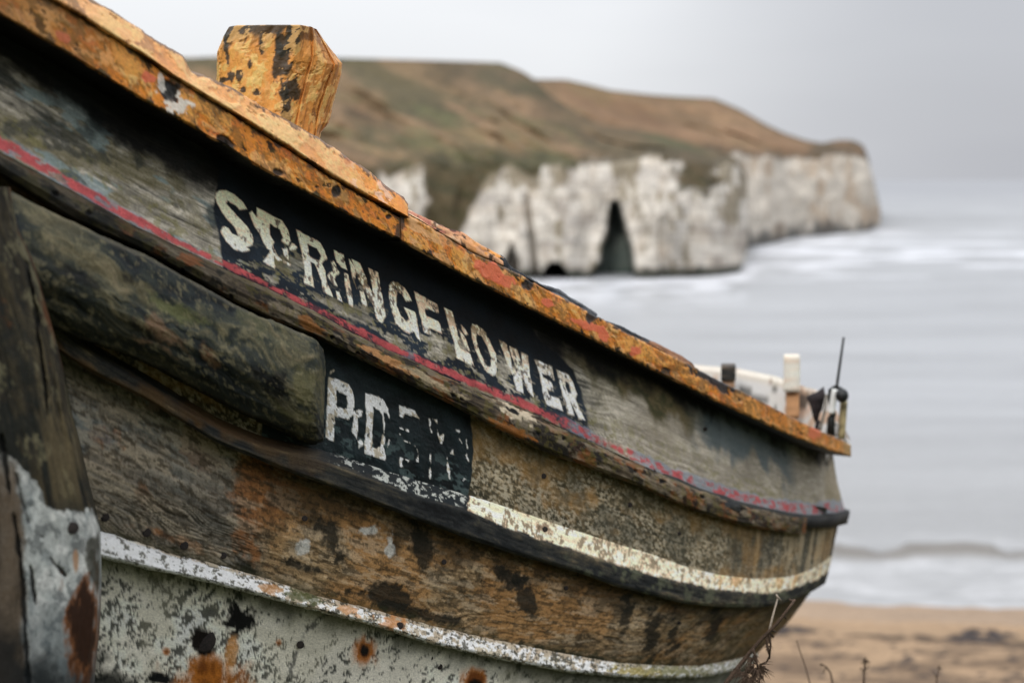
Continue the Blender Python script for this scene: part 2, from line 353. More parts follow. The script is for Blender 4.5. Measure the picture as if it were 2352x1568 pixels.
LET2 = [
 (E_([(165,170),(260,190),(370,240),(410,310),(425,400),(415,490),(420,530),(370,590),(235,555),(220,815),(140,775),(155,480)]), E_([(250,295),(350,350),(360,420),(350,490),(245,465)])),
 (E_([(410,510),(510,490),(500,560),(455,570),(465,660),(450,780),(400,720),(420,600)]), None),
 (E_([(545,325),(720,385),(770,490),(785,600),(760,530),(720,520),(730,640),(725,750),(745,800),(720,860),(745,960),(735,1000),(525,930),(540,740),(550,600),(535,450)]), E_([(615,460),(680,500),(715,560),(725,720),(690,870),(650,885),(610,870)])),
 (E_([(460,810),(500,790),(525,840),(470,880)]), None),
 (E_([(885,450),(1030,500),(1090,590),(1040,560),(980,545),(935,530),(920,570),(885,560)]), None),
 (E_([(885,970),(920,985),(905,1020),(920,1070),(885,1060)]), None), (E_([(940,990),(985,1000),(970,1020)]), None),
 (E_([(1190,655),(1215,720),(1195,730)]), None), (E_([(1275,760),(1330,740),(1320,830),(1300,835)]), None), (E_([(1225,590),(1265,595),(1270,640)]), None),
 (E_([(1430,690),(1490,705),(1475,725)]), None), (E_([(1390,935),(1425,895),(1430,945)]), None), (E_([(170,130),(220,90),(228,100),(185,135)]), None),
 (E_([(220,1000),(265,950),(300,1010),(380,1040),(520,1110),(600,1150),(590,1175),(500,1150),(400,1090),(260,1040)]), None),
 (E_([(1490,1460),(1530,1380),(1575,1375),(1580,1400),(1550,1480),(1520,1490)]), None),
]
LIN2 = [E_(z) for z in ([(885,740),(890,800),(1000,830),(1050,870),(1080,940),(1060,1010)], [(885,680),(930,690),(970,710)], [(1190,590),(1195,650)], [(1195,950),(1195,1180)], [(1270,700),(1278,770)], [(1365,980),(1390,1180)],
    [(1480,780),(1515,840)], [(1555,800),(1565,900),(1555,960),(1580,1015)], [(1475,1220),(1510,1220),(1535,1190)], [(785,800),(745,930)], [(1120,960),(1122,1030)])]

def letters_sdf(X, Y, L_):
    s = np.full(X.shape, 1e3)
    for o, h in L_:
        d = poly_sdf(X, Y, o, 30)
        if h is not None: d = np.maximum(d, -poly_sdf(X, Y, h, 30))
        s = np.minimum(s, d)
    return s

# ------------------------------------------------------------------ painters
def mixc(col, m, rgb, g=1.0):
    m = np.clip(m, 0, 1)[..., None]
    c_ = lin(rgb) * g if np.ndim(rgb) == 1 else rgb * g
    return col * (1 - m) + c_ * m
GW = 1.9
def wood(U, V, seed, pal, warp=.012):
    """pal: list of (rgb, weight position) from dark to light"""
    w = (fbm(U * 3, V * 9, 3, seed + 50) - .5) * warp * 4
    g1 = fbma(U * 4, (V + w) * 130, 4, seed, .6)
    g2 = fbma(U * 12, (V + w) * 420, 3, seed + 5, .6)
    m1 = fbm(U * 5, V * 12, 4, seed + 9, .6)
    m2 = fbm(U * 26, V * 45, 4, seed + 12, .65)
    t = np.clip(.47 + (g1 - .5) * .45 + (g2 - .5) * .5 + (m1 - .5) * .5 + (m2 - .5) * .4, 0, 1)
    pos = np.linspace(0, 1, len(pal)); pc = np.array([lin(p) for p in pal])
    col = np.stack([np.interp(t, pos, pc[:, i]) for i in range(3)], -1)
    crack = ss(.028, .0, np.abs(fbma(U * 2.2, (V + w) * 60, 3, seed + 31, .5) - .5)) * ss(.5, .7, fbm(U * 3, V * 10, 3, seed + 33))
    col = col * (1 - .75 * crack[..., None])
    h = (g1 - .5) * .0012 + (g2 - .5) * .0007 + (m2 - .5) * .0010 - crack * .0015
    return col, h, dict(g1=g1, g2=g2, m1=m1, m2=m2, w=w, crack=crack)

def paint_p1(X, Y, U, V):
    dr = red_l(X) - Y                         # how far above the red line
    tot = red_l(X) - p1_top(X)
    f = dr / tot
    col, h, k = wood(U, V, 1, [(52, 51, 47), (88, 85, 78), (122, 117, 107), (154, 148, 136), (186, 178, 165)])
    olive = fbm(U * 7 + k['w'] * 8, V * 16, 6, 70, .7)
    col = mixc(col, ss(.42, .80, olive) * .7 * ss(1900, 900, X), (84, 78, 54)); sm_ = ss(1330, 1500, X); col = mixc(col, sm_ * .5, lin((138, 129, 116)) * (.75 + .5 * fbma(U * 5, V * 50, 5, 71, .6)[..., None]))
    # bluish remnant of old paint
    blu = fbm(U * 9, V * 30, 4, 74, .6)
    col = mixc(col, ss(.60, .70, blu) * .6 * ss(800, 300, X), (104, 122, 126))
    # dark patches left part, lens fall-off painted into the colour
    dk = fbm(U * 14, V * 20, 4, 77, .6)
    col = mixc(col, ss(.56, .76, dk) * .7 * ss(900, 500, X), (34, 38, 38))
    # brown upper zone towards the far end, then pale
    br = ss(.42, .62, f + (fbm(U * 12, V * 10, 4, 80) - .5) * .35) * ss(1200, 1380, X) * ss(1800, 1600, X)
    col = mixc(col, br * .9, (74, 64, 38)); col = mixc(col, br * ss(.5, .75, olive) * .8, (48, 50, 34))
    col = mixc(col, ss(.70, .9, f + (fbm(U * 9, V * 10, 3, 82) - .5) * .3) * .75 * ss(1200, 1400, X), (40, 40, 36))
    gp = ss(1560, 1640, X) * ss(1840, 1800, X) * ss(.30, .5, f + (fbm(U * 10, V * 8, 4, 83) - .5) * .5)
    col = mixc(col, gp * .85, (66, 76, 80))
    col = mixc(col, ss(1880, 1900, X + (fbm(U * 8, V * 14, 3, 84) - .5) * 30) * .7, (112, 102, 84))
    # speckle of lichen near the lower edge
    sp = fbm(U * 60, V * 90, 3, 86, .6)
    col = mixc(col, ss(.58, .68, sp) * ss(.5, .1, f) * .5, (96, 92, 50))
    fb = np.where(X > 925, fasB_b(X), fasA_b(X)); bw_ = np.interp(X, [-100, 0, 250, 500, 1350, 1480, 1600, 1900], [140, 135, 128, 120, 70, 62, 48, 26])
    shade_band = ss(26, -30, Y - fb - bw_ + (fbm(U * 10, V * 14, 5, 87, .6) - .5) * 60); col = mixc(col, shade_band * .97, (11, 11, 13))  # black sheer paint, with the overhang's soft shadow put into its colour
    rgh = np.full(X.shape, .85)
    # black name board paint
    pan = poly_sdf(X, Y, [(380, 240), (505, 395), (496, 430), (490, 477), (497, 515), (505, 549), (516, 640), (700, 720), (1000, 880), (1200, 960), (1362, 1025), (1342, 932), (1331, 889), (1318, 845), (1240, 780), (1180, 690), (900, 480), (600, 300)], 200)
    pe = (fbm(U * 25, V * 40, 4, 90) - .5) * 10
    pm = ss(2.5, -2.5, pan + pe * .6)
    wear = np.full(X.shape, -1.0)
    for b in ((800, 716, 75, 17, 28), (900, 778, 70, 12, 27), (1010, 800, 58, 34, 30), (1158, 858, 20, 44, -12), (662, 600, 32, 38, 40), (630, 640, 12, 12, 0), (1100, 905, 60, 12, 25), (1230, 960, 70, 10, 25), (1060, 800, 12, 40, -20), (835, 690, 10, 32, -15), (1215, 935, 20, 20, 0)):
        wear = np.maximum(wear, blob(X, Y, *b))
    wn_ = fbma(U * 22, V * 70, 4, 93, .6)
    wm = ss(.0, .18, wear + (wn_ - .5) * 1.5 + (fbm(U * 90, V * 120, 3, 94) - .5) * .7)
    scr = ss(.70, .74, fbma(U * 40, V * 160, 4, 97, .6)) * ss(.45, .15, f)
    pm = pm * (1 - .95 * wm) * (1 - scr * .8)
    shine = fbm(U * 18, V * 20, 4, 99)
    blk = lin((9, 12, 17))[None, None] * (1 - shine[..., None]) + lin((30, 38, 46))[None, None] * shine[..., None]
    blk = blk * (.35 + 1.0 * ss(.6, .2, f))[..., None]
    col = col * (1 - pm[..., None]) + blk * pm[..., None]
    h = h * (1 - .6 * pm) + pm * (.0006 + (fbm(U * 60, V * 60, 3, 101) - .5) * .0008)
    rgh = rgh * (1 - pm) + (.6 + .2 * shine) * pm
    # olive grime above the right-hand letters
    # letters
    s = letters_sdf(X, Y, LET)
    en = (fbm(U * 130, V * 150, 3, 103) - .5) * .9
    lm = ss(.9, -.9, s + en)
    cn = fbm(U * 75, V * 60, 4, 106, .62); c2 = np.abs(fbm(U * 45, V * 40, 3, 108) - .5)
    hurt = -.12 + .06 * ss(600, 640, X) + .22 * np.clip(blob(X, Y, 670, 590, 60, 60), 0, 1) + .2 * np.clip(blob(X, Y, 775, 650, 60, 80), 0, 1) + .24 * np.clip(blob(X, Y, 850, 690, 70, 90), 0, 1) + .14 * np.clip(blob(X, Y, 1120, 830, 70, 120), 0, 1) + .1 * np.clip(blob(X, Y, 1180, 830, 60, 80), 0, 1)
    gone = ss(.70 - hurt, .74 - hurt, cn)
    fiss = .8 * ss(.010, .002, c2) * ss(.4, .55, fbm(U * 12, V * 12, 2, 110))
    lm2 = lm * (1 - gone * .9) * (1 - fiss * .75)
    t = fbm(U * 14, V * 16, 4, 112)
    hh = np.clip((f - .2) / .6, 0, 1)
    lc = lin((255, 226, 202))[None, None] * (1 - hh[..., None] * .8) + lin((240, 200, 158))[None, None] * hh[..., None] * .8
    lc = lc * (.86 + .28 * t[..., None])
    lc = mixc(lc, ss(1150, 1260, X) * .7, (238, 232, 220))
    lcg = ss(.44, .56, fbm(U * 110, V * 130, 4, 115, .7) + .30 * ss(.25, .50, f) - .16)
    grime = lcg * np.clip(ss(860, 1100, X) * ss(.30, .55, f) + .9 * np.clip(blob(X, Y, 905, 660, 26, 24), 0, 1) * 2 + .9 * np.clip(blob(X, Y, 830, 645, 30, 46, 60), 0, 1) * 2, 0, 1)
    lc = mixc(lc, grime * .88, (66, 60, 20))
    rusty = ss(.62, .8, fbm(U * 120, V * 160, 3, 118)) * .3
    lc = mixc(lc, rusty, (150, 112, 72))
    col = col * (1 - lm2[..., None]) + lc * lm2[..., None]
    ex = lm * gone * .5
    col = mixc(col, ex * ss(.5, .6, fbm(U * 160, V * 160, 2, 119)), (120, 110, 96))
    h = h + lm2 * .0008 + (cn - .5) * lm2 * .0006; rgh = rgh * (1 - lm2) + .5 * lm2
    # red and blue-grey coachline
    wl = np.interp(X, [-100, 50, 150, 300, 420, 520, 700, 1000, 1400, 1700, 1950], [32, 35, 32, 26, 18, 16, 14, 20, 23, 22, 23]) * (.8 + .5 * fbm(U * 8, V * 0, 4, 120))
    en = (fbm(U * 40, V * 60, 4, 121, .6) - .5) * 9
    bl = ss(2, -2, dr - wl * 1.12 + en) * (ss(1200, 1560, X + (fbm(U * 6, V * 6, 3, 122) - .5) * 500) + ss(.42, .58, fbm(U * 7, V * 12, 3, 123)) * .8 * ss(470, 400, X) + .6 * np.clip(blob(X, Y, 940, 815, 20, 12) * 3, 0, 1))
    bl = np.clip(bl, 0, 1)
    col = mixc(col, bl * .62, (108, 117, 130)); 
    rd = ss(2, -2, np.abs(dr - wl * .5) - wl * .42 + en * .7)
    rn = fbma(U * 30, V * 60, 4, 126, .65)
    keep = ss(.30, .36, rn - .34 * ss(1180, 1420, X) + .32)
    keep = keep * (1 - ss(1200, 1500, X)) + ss(1200, 1500, X) * ss(.44, .54, rn + .08 * np.sin(X / 46.))
    rd = rd * keep; rd = rd * (1 - .8 * ss(.60, .68, fbma(U * 40, V * 90, 4, 127, .65)))
    rc = lin((152, 66, 68)) * (.6 + .55 * fbm(U * 40, V * 60, 3, 129)[..., None])
    col = col * (1 - rd[..., None] * .95) + rc * rd[..., None] * .95
    h = h + (rd + bl * .5) * .0006; rgh = rgh * (1 - rd) + .6 * rd
    return np.clip(col * np.where(lm2 > .5, 1.35, GW * .9)[..., None], 0, .85), rgh, h
def P1G(X, f): return np.interp(X, [0, 300, 500, 1300, 1900], [.56, .72, .80, 1.15, 1.12])[..., None]

def paint_strake(X, Y, U, V):
    f = (Y - red_l(X)) / (str_b(X) - red_l(X))
    col, h, k = wood(U, V, 201, [(24, 22, 20), (44, 38, 32), (70, 60, 48), (104, 92, 76), (150, 140, 122)], .006)
    o = fbm(U * 9, V * 14, 5, 205, .65)
    col = mixc(col, ss(.52, .66, o) * .75 * ss(-.1, .3, f), (112, 66, 32))
    col = mixc(col, ss(.56, .62, fbm(U * 16, V * 24, 4, 208, .6)) * .85, (26, 24, 22))
    pale = ss(.52, .66, fbma(U * 14, V * 50, 5, 210, .65) + .16 * (.4 - f))
    col = mixc(col, pale * .42, (142, 130, 110))
    col = mixc(col, ss(.56, .7, fbm(U * 50, V * 60, 4, 213, .65)) * .5, (88, 80, 40))
    col = mixc(col, ss(700, 350, X) * .45, (34, 38, 34))
    # the pale gash and orange lower edge in the middle
    g = ss(0, .3, blob(X, Y, 1185, 948, 44, 18, 28) + (fbm(U * 60, V * 80, 3, 215) - .5) * 1.2)
    col = mixc(col, g * .8, (196, 182, 158)); g2 = ss(0, .3, blob(X, Y, 1175, 942, 22, 8, 30) + (fbm(U * 60, V * 80, 3, 216) - .5)); col = mixc(col, g2, (14, 14, 14))
    for b, c_ in (((900, 830, 70, 13, 27), (176, 128, 84)), ((1170, 985, 60, 10, 24), (150, 92, 40)), ((712, 745, 34, 14, 30), (130, 84, 40)), ((440, 600, 30, 12, 28), (120, 72, 40)), ((1000, 880, 80, 10, 26), (150, 136, 110))):
        m = ss(0, .4, blob(X, Y, *b) + (fbma(U * 30, V * 80, 4, 218 + b[0], .65) - .5) * 1.6); col = mixc(col, m * .75, c_)
    hole = np.zeros(X.shape)
    for cx, cy, r in ((530, 680, 7), (764, 775, 7), (822, 812, 6), (1042, 908, 7), (1062, 917, 6), (1235, 995, 7), (1296, 1007, 6), (1522, 1105, 10), (1700, 1168, 11), (1460, 1080, 6), (205, 488, 9), (130, 445, 9), (420, 622, 8), (1615, 1140, 8)):
        hole = np.maximum(hole, ss(-.1, .5, blob(X, Y, cx, cy, r, r * .7, 25) + (fbm(U * 120, V * 120, 2, 230) - .5) * .7))
    col = mixc(col, hole, (6, 6, 7)); h = h * 1.6 - hole * .004 - ss(.6, .75, o) * .002
    h = h + (fbma(U * 6, V * 30, 4, 233) - .5) * .004
    return np.clip(col * GW * np.interp(X, [0, 600, 1200, 1900], [.42, .52, .66, .66])[..., None], 0, .8), np.full(X.shape, .7), h

def paint_p2(X, Y, U, V):
    f = (Y - str_b(X)) / (L2a(X) - str_b(X))
    col, h, k = wood(U, V, 301, [(42, 38, 28), (74, 66, 49), (104, 92, 70), (132, 118, 93), (168, 152, 126)], .008)
    sp = fbm(U * 95, V * 150, 4, 305, .7)
    col = mixc(col, ss(.52, .66, sp) * .6, (160, 152, 134)); col = mixc(col, ss(.48, .36, sp) * .75, (38, 38, 30))
    br = ss(.44, .78, fbm(U * 6 + k['w'] * 5, V * 11, 5, 308, .6) + .16 * (.5 - f) + .08 * ss(1500, 1700, X))
    col = mixc(col, br * .7, (132, 102, 62))
    col = mixc(col, ss(.46, .74, fbm(U * 8, V * 7, 5, 311, .62)) * .6, (62, 61, 52))
    col = mixc(col, ss(.55, .2, f + (fbm(U * 12, V * 8, 4, 314) - .5) * .4) * .45, (60, 52, 30))  # darker top band, shade under the strake painted in
    vs = fbma(U * 26, V * 2.2, 4, 317, .6)                 # vertical runs at the far end
    vs = .6 * vs + .4 * fbm(U * 9, V * 9, 4, 318); col = mixc(col, ss(1600, 1800, X) * ss(.48, .62, vs) * .6, (62, 60, 54)); col = mixc(col, ss(1640, 1800, X) * ss(.48, .36, vs) * .5, (158, 142, 116))
    rgh = np.full(X.shape, .85)
    pan = poly_sdf(X, Y, [(600, 700), (700, 760), (820, 815), (900, 855), (1079, 945), (1084, 985), (1086, 1040), (1082, 1100), (1074, 1140), (1073, 1172), (900, 1120), (600, 1040)], 60)
    pm = ss(1.5, -1.5, pan + (fbm(U * 60, V * 60, 3, 320) - .5) * 3)
    sh = fbm(U * 16, V * 22, 5, 322, .6)
    blk = lin((6, 9, 12)) * (1 - sh[..., None]) + lin((24, 33, 36)) * sh[..., None]
    blk = mixc(blk, ss(.60, .66, fbma(U * 30, V * 70, 4, 325, .6)) * ss(.5, .8, f) * .5, (70, 84, 84))
    col = col * (1 - pm[..., None]) + blk * pm[..., None]
    s = letters_sdf(X, Y, LET2)
    for l in LIN2: s = np.minimum(s, line_d(X, Y, l) - .9 - 1.3 * (fbm(U * 60, V * 60, 2, 327) - .5) * 4)
    lm = ss(.8, -.8, s + (fbm(U * 140, V * 140, 3, 328) - .5) * 2.6)
    cn = fbm(U * 80, V * 70, 4, 330, .62)
    lm = lm * (1 - .9 * ss(.80, .84, cn)) 
    lc = lin((226, 222, 214)) * (.85 + .3 * fbm(U * 20, V * 20, 3, 333)[..., None])
    lc = mixc(lc, ss(.56, .68, fbm(U * 70, V * 70, 4, 335, .65) + .25 * ss(775, 750, X) - .04) * .7, (120, 104, 70))
    col = col * (1 - lm[..., None]) + lc * lm[..., None]
    fl = np.abs(fbm(U * 22, V * 26, 4, 340, .6) - .5)
    h = h * (1 - .5 * pm) + pm * (.0012 + ss(.03, .0, fl) * .0012 + (sh - .5) * .0035) + lm * .0008
    rgh = rgh * (1 - pm) + .42 * pm; rgh = rgh * (1 - lm) + .55 * lm
    return np.clip(col * np.where(lm > .5, 1.5, GW * .88)[..., None], 0, .85), rgh, h

def paint_L2(X, Y, U, V):
    a_, m_, b_ = L2a(X), L2m(X), L2b(X)
    up = ss(1.5, -1.5, Y - m_ + (fbma(U * 20, V * 20, 4, 400, .6) - .5) * 9)
    col, h, k = wood(U, V, 401, [(14, 15, 16), (24, 26, 27), (38, 38, 36), (56, 52, 44), (92, 82, 64)], .005)
    col = mixc(col, ss(900, 500, X) * ss(.4, .6, fbm(U * 7, V * 9, 4, 404)) * .6, (74, 54, 30))
    col = mixc(col, ss(.50, .76, fbm(U * 18, V * 30, 5, 406, .65)) * .6 * ss(1200, 1400, X), (76, 78, 62))
    wx = 1078 + (fbm(U * 30, V * 60, 2, 408) - .5) * 8
    wm = up * ss(-2, 2, X - wx - (Y - a_) * -.15)
    bad = ss(.60, .72, fbm(U * 60, V * 50, 4, 411, .65) + .04 * ss(1150, 1500, X))
    brw = ss(.1, .5, blob(X, Y, 1252, 1213, 26, 14, 20) + (fbm(U * 80, V * 80, 3, 413) - .5))
    wc = lin((226, 198, 168)) * (.82 + .34 * fbm(U * 20, V * 40, 4, 414)[..., None])
    wc = wc * (1 - .22 * ss(.45, .7, fbma(U * 8, V * 60, 4, 412, .6))[..., None]); wc = mixc(wc, bad * .9, (84, 76, 60)); wc = mixc(wc, brw * .8, (74, 60, 44))
    wc = mixc(wc, ss(.5, .68, fbm(U * 110, V * 90, 4, 416, .7)) * .55 * ss(1200, 1420, X), (128, 116, 96))
    wc = mixc(wc, ss(.58, .68, fbm(U * 24, V * 8, 4, 418)) * .55 * ss(1550, 1700, X), (160, 124, 76))
    col = col * (1 - wm[..., None]) + wc * wm[..., None]
    pt = up * ss(1078, 1070, X) * ss(740, 800, X) * ss(.55, .62, fbma(U * 50, V * 60, 4, 420, .7)); col = mixc(col, pt * .8, (150, 152, 146))
    blk = up * ss(1078, 1070, X) * ss(680, 760, X) * (1 - pt); col = mixc(col, blk * .8, (22, 27, 30))
    return np.clip(col * GW, 0, .85), .8 - .2 * wm, h * 1.3 + wm * .0006

def paint_p3(X, Y, U, V):
    f = (Y - L2b(X)) / (L3a(X) - L2b(X))
    col, h, k = wood(U, V, 501, [(46, 37, 26), (84, 69, 49), (116, 96, 70), (142, 119, 88), (176, 154, 124)], .03)
    # grey left part, rust-brown patch, orange-brown middle, olive far end
    wp = (fbm(U * 6, V * 8, 4, 505) - .5)
    grey = ss(610, 540, X + wp * 120); col = mixc(col, grey * .7, lin((104, 103, 97)) * (.55 + .9 * k['g1'][..., None]))
    rust = ss(.0, .5, np.maximum(blob(X, Y, 590, 1180, 80, 150, 20), blob(X, Y, 420, 1240, 170, 22, 17)) + wp * 1.6 + (k['m2'] - .5)); col = mixc(col, rust * .8, (118, 74, 38))
    rust = ss(.54, .64, fbm(U * 10, V * 16, 5, 507, .62)) * ss(560, 300, X) * ss(1200, 1050, Y); col = mixc(col, rust * .85, (112, 70, 36))
    bb = ss(.45, .65, fbm(U * 9, V * 12, 4, 509)) * ss(1500, 1150, Y) * ss(520, 250, X) * ss(1180, 1050, Y); col = mixc(col, bb * .6, (92, 104, 108))
    org = ss(.38, .66, fbm(U * 5, V * 9, 5, 512, .6) + .05) * ss(560, 700, X); col = mixc(col, org * .6, (148, 108, 64))
    gr = ss(.50, .66, fbma(U * 12, V * 60, 5, 515, .65)); col = mixc(col, gr * .35, (166, 152, 130))
    sc = ss(.58, .70, fbma(U * 30, V * 160, 4, 518, .65)); col = mixc(col, sc * .7, (48, 40, 28))
    col = mixc(col, ss(.45, .15, f + (fbm(U * 14, V * 6, 5, 520, .6) - .5) * .55) * .75 * ss(500, 700, X), (34, 30, 22))  # dark upper band, the lap's cast shade put into the wood colour
    for b in ((885, 1370, 75, 34, 20), (1500, 1450, 26, 70, 8), (1545, 1470, 16, 60, 4), (1210, 1380, 24, 60, -30), (970, 1260, 22, 66, -25), (1350, 1515, 150, 12, 8), (950, 1405, 120, 14, 14), (1180, 1330, 60, 16, 20), (660, 1290, 60, 14, 16), (560, 1310, 30, 22, 20), (1250, 1505, 140, 18, 10), (1640, 1440, 20, 60, 12), (1440, 1380, 18, 60, 6), (760, 1230, 26, 60, -30)):
        m = ss(-.05, .45, blob(X, Y, *b) + (fbm(U * 24, V * 26, 5, 525 + b[0], .65) - .5) * 1.5); col = mixc(col, m * .9, (24, 24, 20))
    for b in ((895, 1250, 12, 44, 8), (700, 1260, 20, 22, 40), (850, 1220, 26, 12, 0), (1100, 1500, 20, 16, 0)):
        m = ss(0, .4, blob(X, Y, *b) + (fbm(U * 30, V * 40, 4, 540, .6) - .5) * 1.5); col = mixc(col, m * .8, (168, 168, 164))
    # knot rings
    for cx, cy, rr in ((1120, 1330, 70), (760, 1280, 60), (1340, 1420, 60)):
        r = np.hypot((X - cx) * .8 + (Y - cy) * .3, (Y - cy) * 2.1 - (X - cx) * .55) / rr + (fbm(U * 10, V * 14, 3, 545) - .5) * .5
        ring = (.5 + .5 * np.sin(r * 34)) * ss(1.2, .5, r); col = col * (1 - .45 * ring[..., None] * ss(.4, .6, fbm(U * 30, V * 60, 3, 547))[..., None])
    gl = .5 + .5 * np.sin((V + k['w'] * .9 + (fbm(U * 5, V * 14, 3, 549) - .5) * .03) * 900); gl = gl ** 3 * grey * ss(1090, 1180, Y)
    col = col * (1 - .55 * gl[..., None]); h = h - gl * .0012
    ol = ss(1500, 1700, X); col = mixc(col, ol * ss(.4, .6, fbma(U * 20, V * 4, 4, 551, .6)) * .6, (72, 62, 38))
    col = mixc(col, ss(.60, .7, fbm(U * 80, V * 100, 3, 553)) * .4, (30, 28, 22))
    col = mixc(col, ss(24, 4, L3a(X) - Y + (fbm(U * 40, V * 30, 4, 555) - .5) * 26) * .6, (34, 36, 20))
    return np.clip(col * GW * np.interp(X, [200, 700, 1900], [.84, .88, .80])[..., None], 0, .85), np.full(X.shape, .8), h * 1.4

def paint_L3(X, Y, U, V):
    a_, b_ = L3a(X), L3b(X); f = (Y - a_) / (b_ - a_)
    wc = lin((224, 221, 214)) * (.84 + .30 * fbm(U * 12, V * 60, 4, 600)[..., None])
    ed = ss(.45, .62, fbm(U * 60, V * 70, 4, 602, .65) + .34 * (ss(.28, 0, f)) - .1 + .16 * ss(600, 760, X) * ss(1800, 900, X))
    wc = mixc(wc, ed * .8 * ss(520, 640, X + 300 * ss(.25, 0, f)), (112, 92, 60)); 
    wc = mixc(wc, ss(.46, .72, fbm(U * 10, V * 40, 5, 603, .65)) * .35, (150, 146, 128)); sp = ss(.60, .66, fbm(U * 85, V * 120, 4, 604, .7) + .04 * ss(600, 900, X)); wc = mixc(wc, sp * .9, (36, 36, 26))
    for b, c_ in (((620, 1352, 26, 14, 10), (136, 96, 54)), ((700, 1372, 50, 16, 12), (58, 62, 30)), ((905, 1432, 40, 18, 10), (150, 104, 62)), ((918, 1436, 14, 8, 0), (50, 40, 28)), ((800, 1400, 30, 12, 10), (160, 120, 84)), ((1460, 1540, 60, 12, 4), (126, 112, 50)), ((1560, 1540, 60, 10, 0), (100, 98, 56))):
        m = ss(0, .4, blob(X, Y, *b) + (fbm(U * 50, V * 60, 4, 606 + b[0], .65) - .5) * 1.5); wc = mixc(wc, m * .85, c_)
    wc = mixc(wc, ss(1350, 1600, X) * ss(.40, .58, fbm(U * 40, V * 60, 4, 609, .65)) * .75, (92, 92, 66))
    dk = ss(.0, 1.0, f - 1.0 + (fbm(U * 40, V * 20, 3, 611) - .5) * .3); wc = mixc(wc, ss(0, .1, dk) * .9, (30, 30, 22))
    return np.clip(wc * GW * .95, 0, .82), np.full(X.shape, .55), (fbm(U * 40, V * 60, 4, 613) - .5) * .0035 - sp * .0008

def paint_p4(X, Y, U, V):
    wc = lin((190, 186, 174)) * (.75 + .45 * fbm(U * 6, V * 8, 5, 700)[..., None])
    wx, wy = (fbm(U * 25, V * 25, 3, 702) - .5) * .03, (fbm(U * 25, V * 25, 3, 703) - .5) * .03
    dens = fbm(U * 5, V * 6, 4, 704) 
    sp = ss(.64, .70, fbm((U + wx) * 80 + V * 60, (V + wy) * 60 - U * 20, 5, 705, .72) + (dens - .5) * .4)
    thin = ss(.014, .002, np.abs(fbm((U + wx * 1.4) * 26, (V + wy) * 30, 4, 707, .6) - .5)) * ss(.48, .62, dens)
    dark = np.clip(sp + thin, 0, 1)
    wc = mixc(wc, dark * .9, (34, 38, 36))
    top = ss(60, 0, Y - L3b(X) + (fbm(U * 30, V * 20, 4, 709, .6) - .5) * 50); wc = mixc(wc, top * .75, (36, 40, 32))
    wc = mixc(wc, ss(.55, .75, fbm(U * 8, V * 10, 4, 711)) * .3, (140, 136, 116))
    crack = ss(5, 1, np.abs(line_d(X, Y, [(760, 1400), (700, 1450), (672, 1520), (650, 1600)]) + (fbm(U * 60, V * 60, 3, 713) - .5) * 14)); wc = mixc(wc, crack * .8, (30, 34, 34))
    # rust: hole with a run, and spots
    def rustspot(wc, cx, cy, rx, ry, core=None):
        q = blob(X, Y, cx, cy, rx, ry) + (fbm(U * 30, V * 16, 4, 715 + cx, .6) - .5) * .8
        wc = mixc(wc, ss(-.1, .5, q) * .92, (148, 88, 30)); wc = mixc(wc, ss(.35, .8, q) * .9, (84, 42, 12))
        if core: c2 = blob(X, Y, core[0], core[1], core[2], core[3]) + (fbm(U * 60, V * 60, 3, 716) - .5) * .4; wc = mixc(wc, ss(0, .3, c2), (16, 12, 10))
        return wc
    wc = rustspot(wc, 835, 1500, 36, 46, (836, 1494, 12, 16))
    wc = rustspot(wc, 1090, 1560, 40, 34, (1090, 1572, 18, 18))
    wc = mixc(wc, ss(0, .5, blob(X, Y, 536, 1490, 34, 90, 3) + (fbm(U * 16, V * 8, 4, 718) - .5) * 1.4) * .85, (166, 116, 62))
    wc = rustspot(wc, 478, 1572, 105, 80, None); wc = rustspot(wc, 470, 1530, 34, 50, (468, 1472, 34, 34))
    wc = mixc(wc, ss(-.1, .3, blob(X, Y, 545, 1418, 34, 30, 30) + (fbm(U * 40, V * 40, 4, 720, .65) - .5) * 1.3), (14, 14, 14))
    wc = rustspot(wc, 384, 1494, 12, 12); wc = rustspot(wc, 640, 1475, 9, 9)
    wc = mixc(wc, ss(-.1, .3, blob(X, Y, 362, 1556, 34, 16) + (fbm(U * 40, V * 40, 4, 722) - .5) * .8), (14, 15, 16))
    ef = ss(0, 60, Y - (1480 + (X - 216) * .62) + (fbm(U * 20, V * 20, 4, 724) - .5) * 90) * ss(420, 330, X); wc = mixc(wc, ef * .95, (18, 20, 20))  # bottom left blackened, lens corner darkening put into the colour
    wc = mixc(wc, ss(1100, 1300, X) * .6, (60, 62, 50))
    return np.clip(wc * GW * .84, 0, .8), np.full(X.shape, .6), -dark * .0012 + (fbm(U * 30, V * 40, 4, 726) - .5) * .003

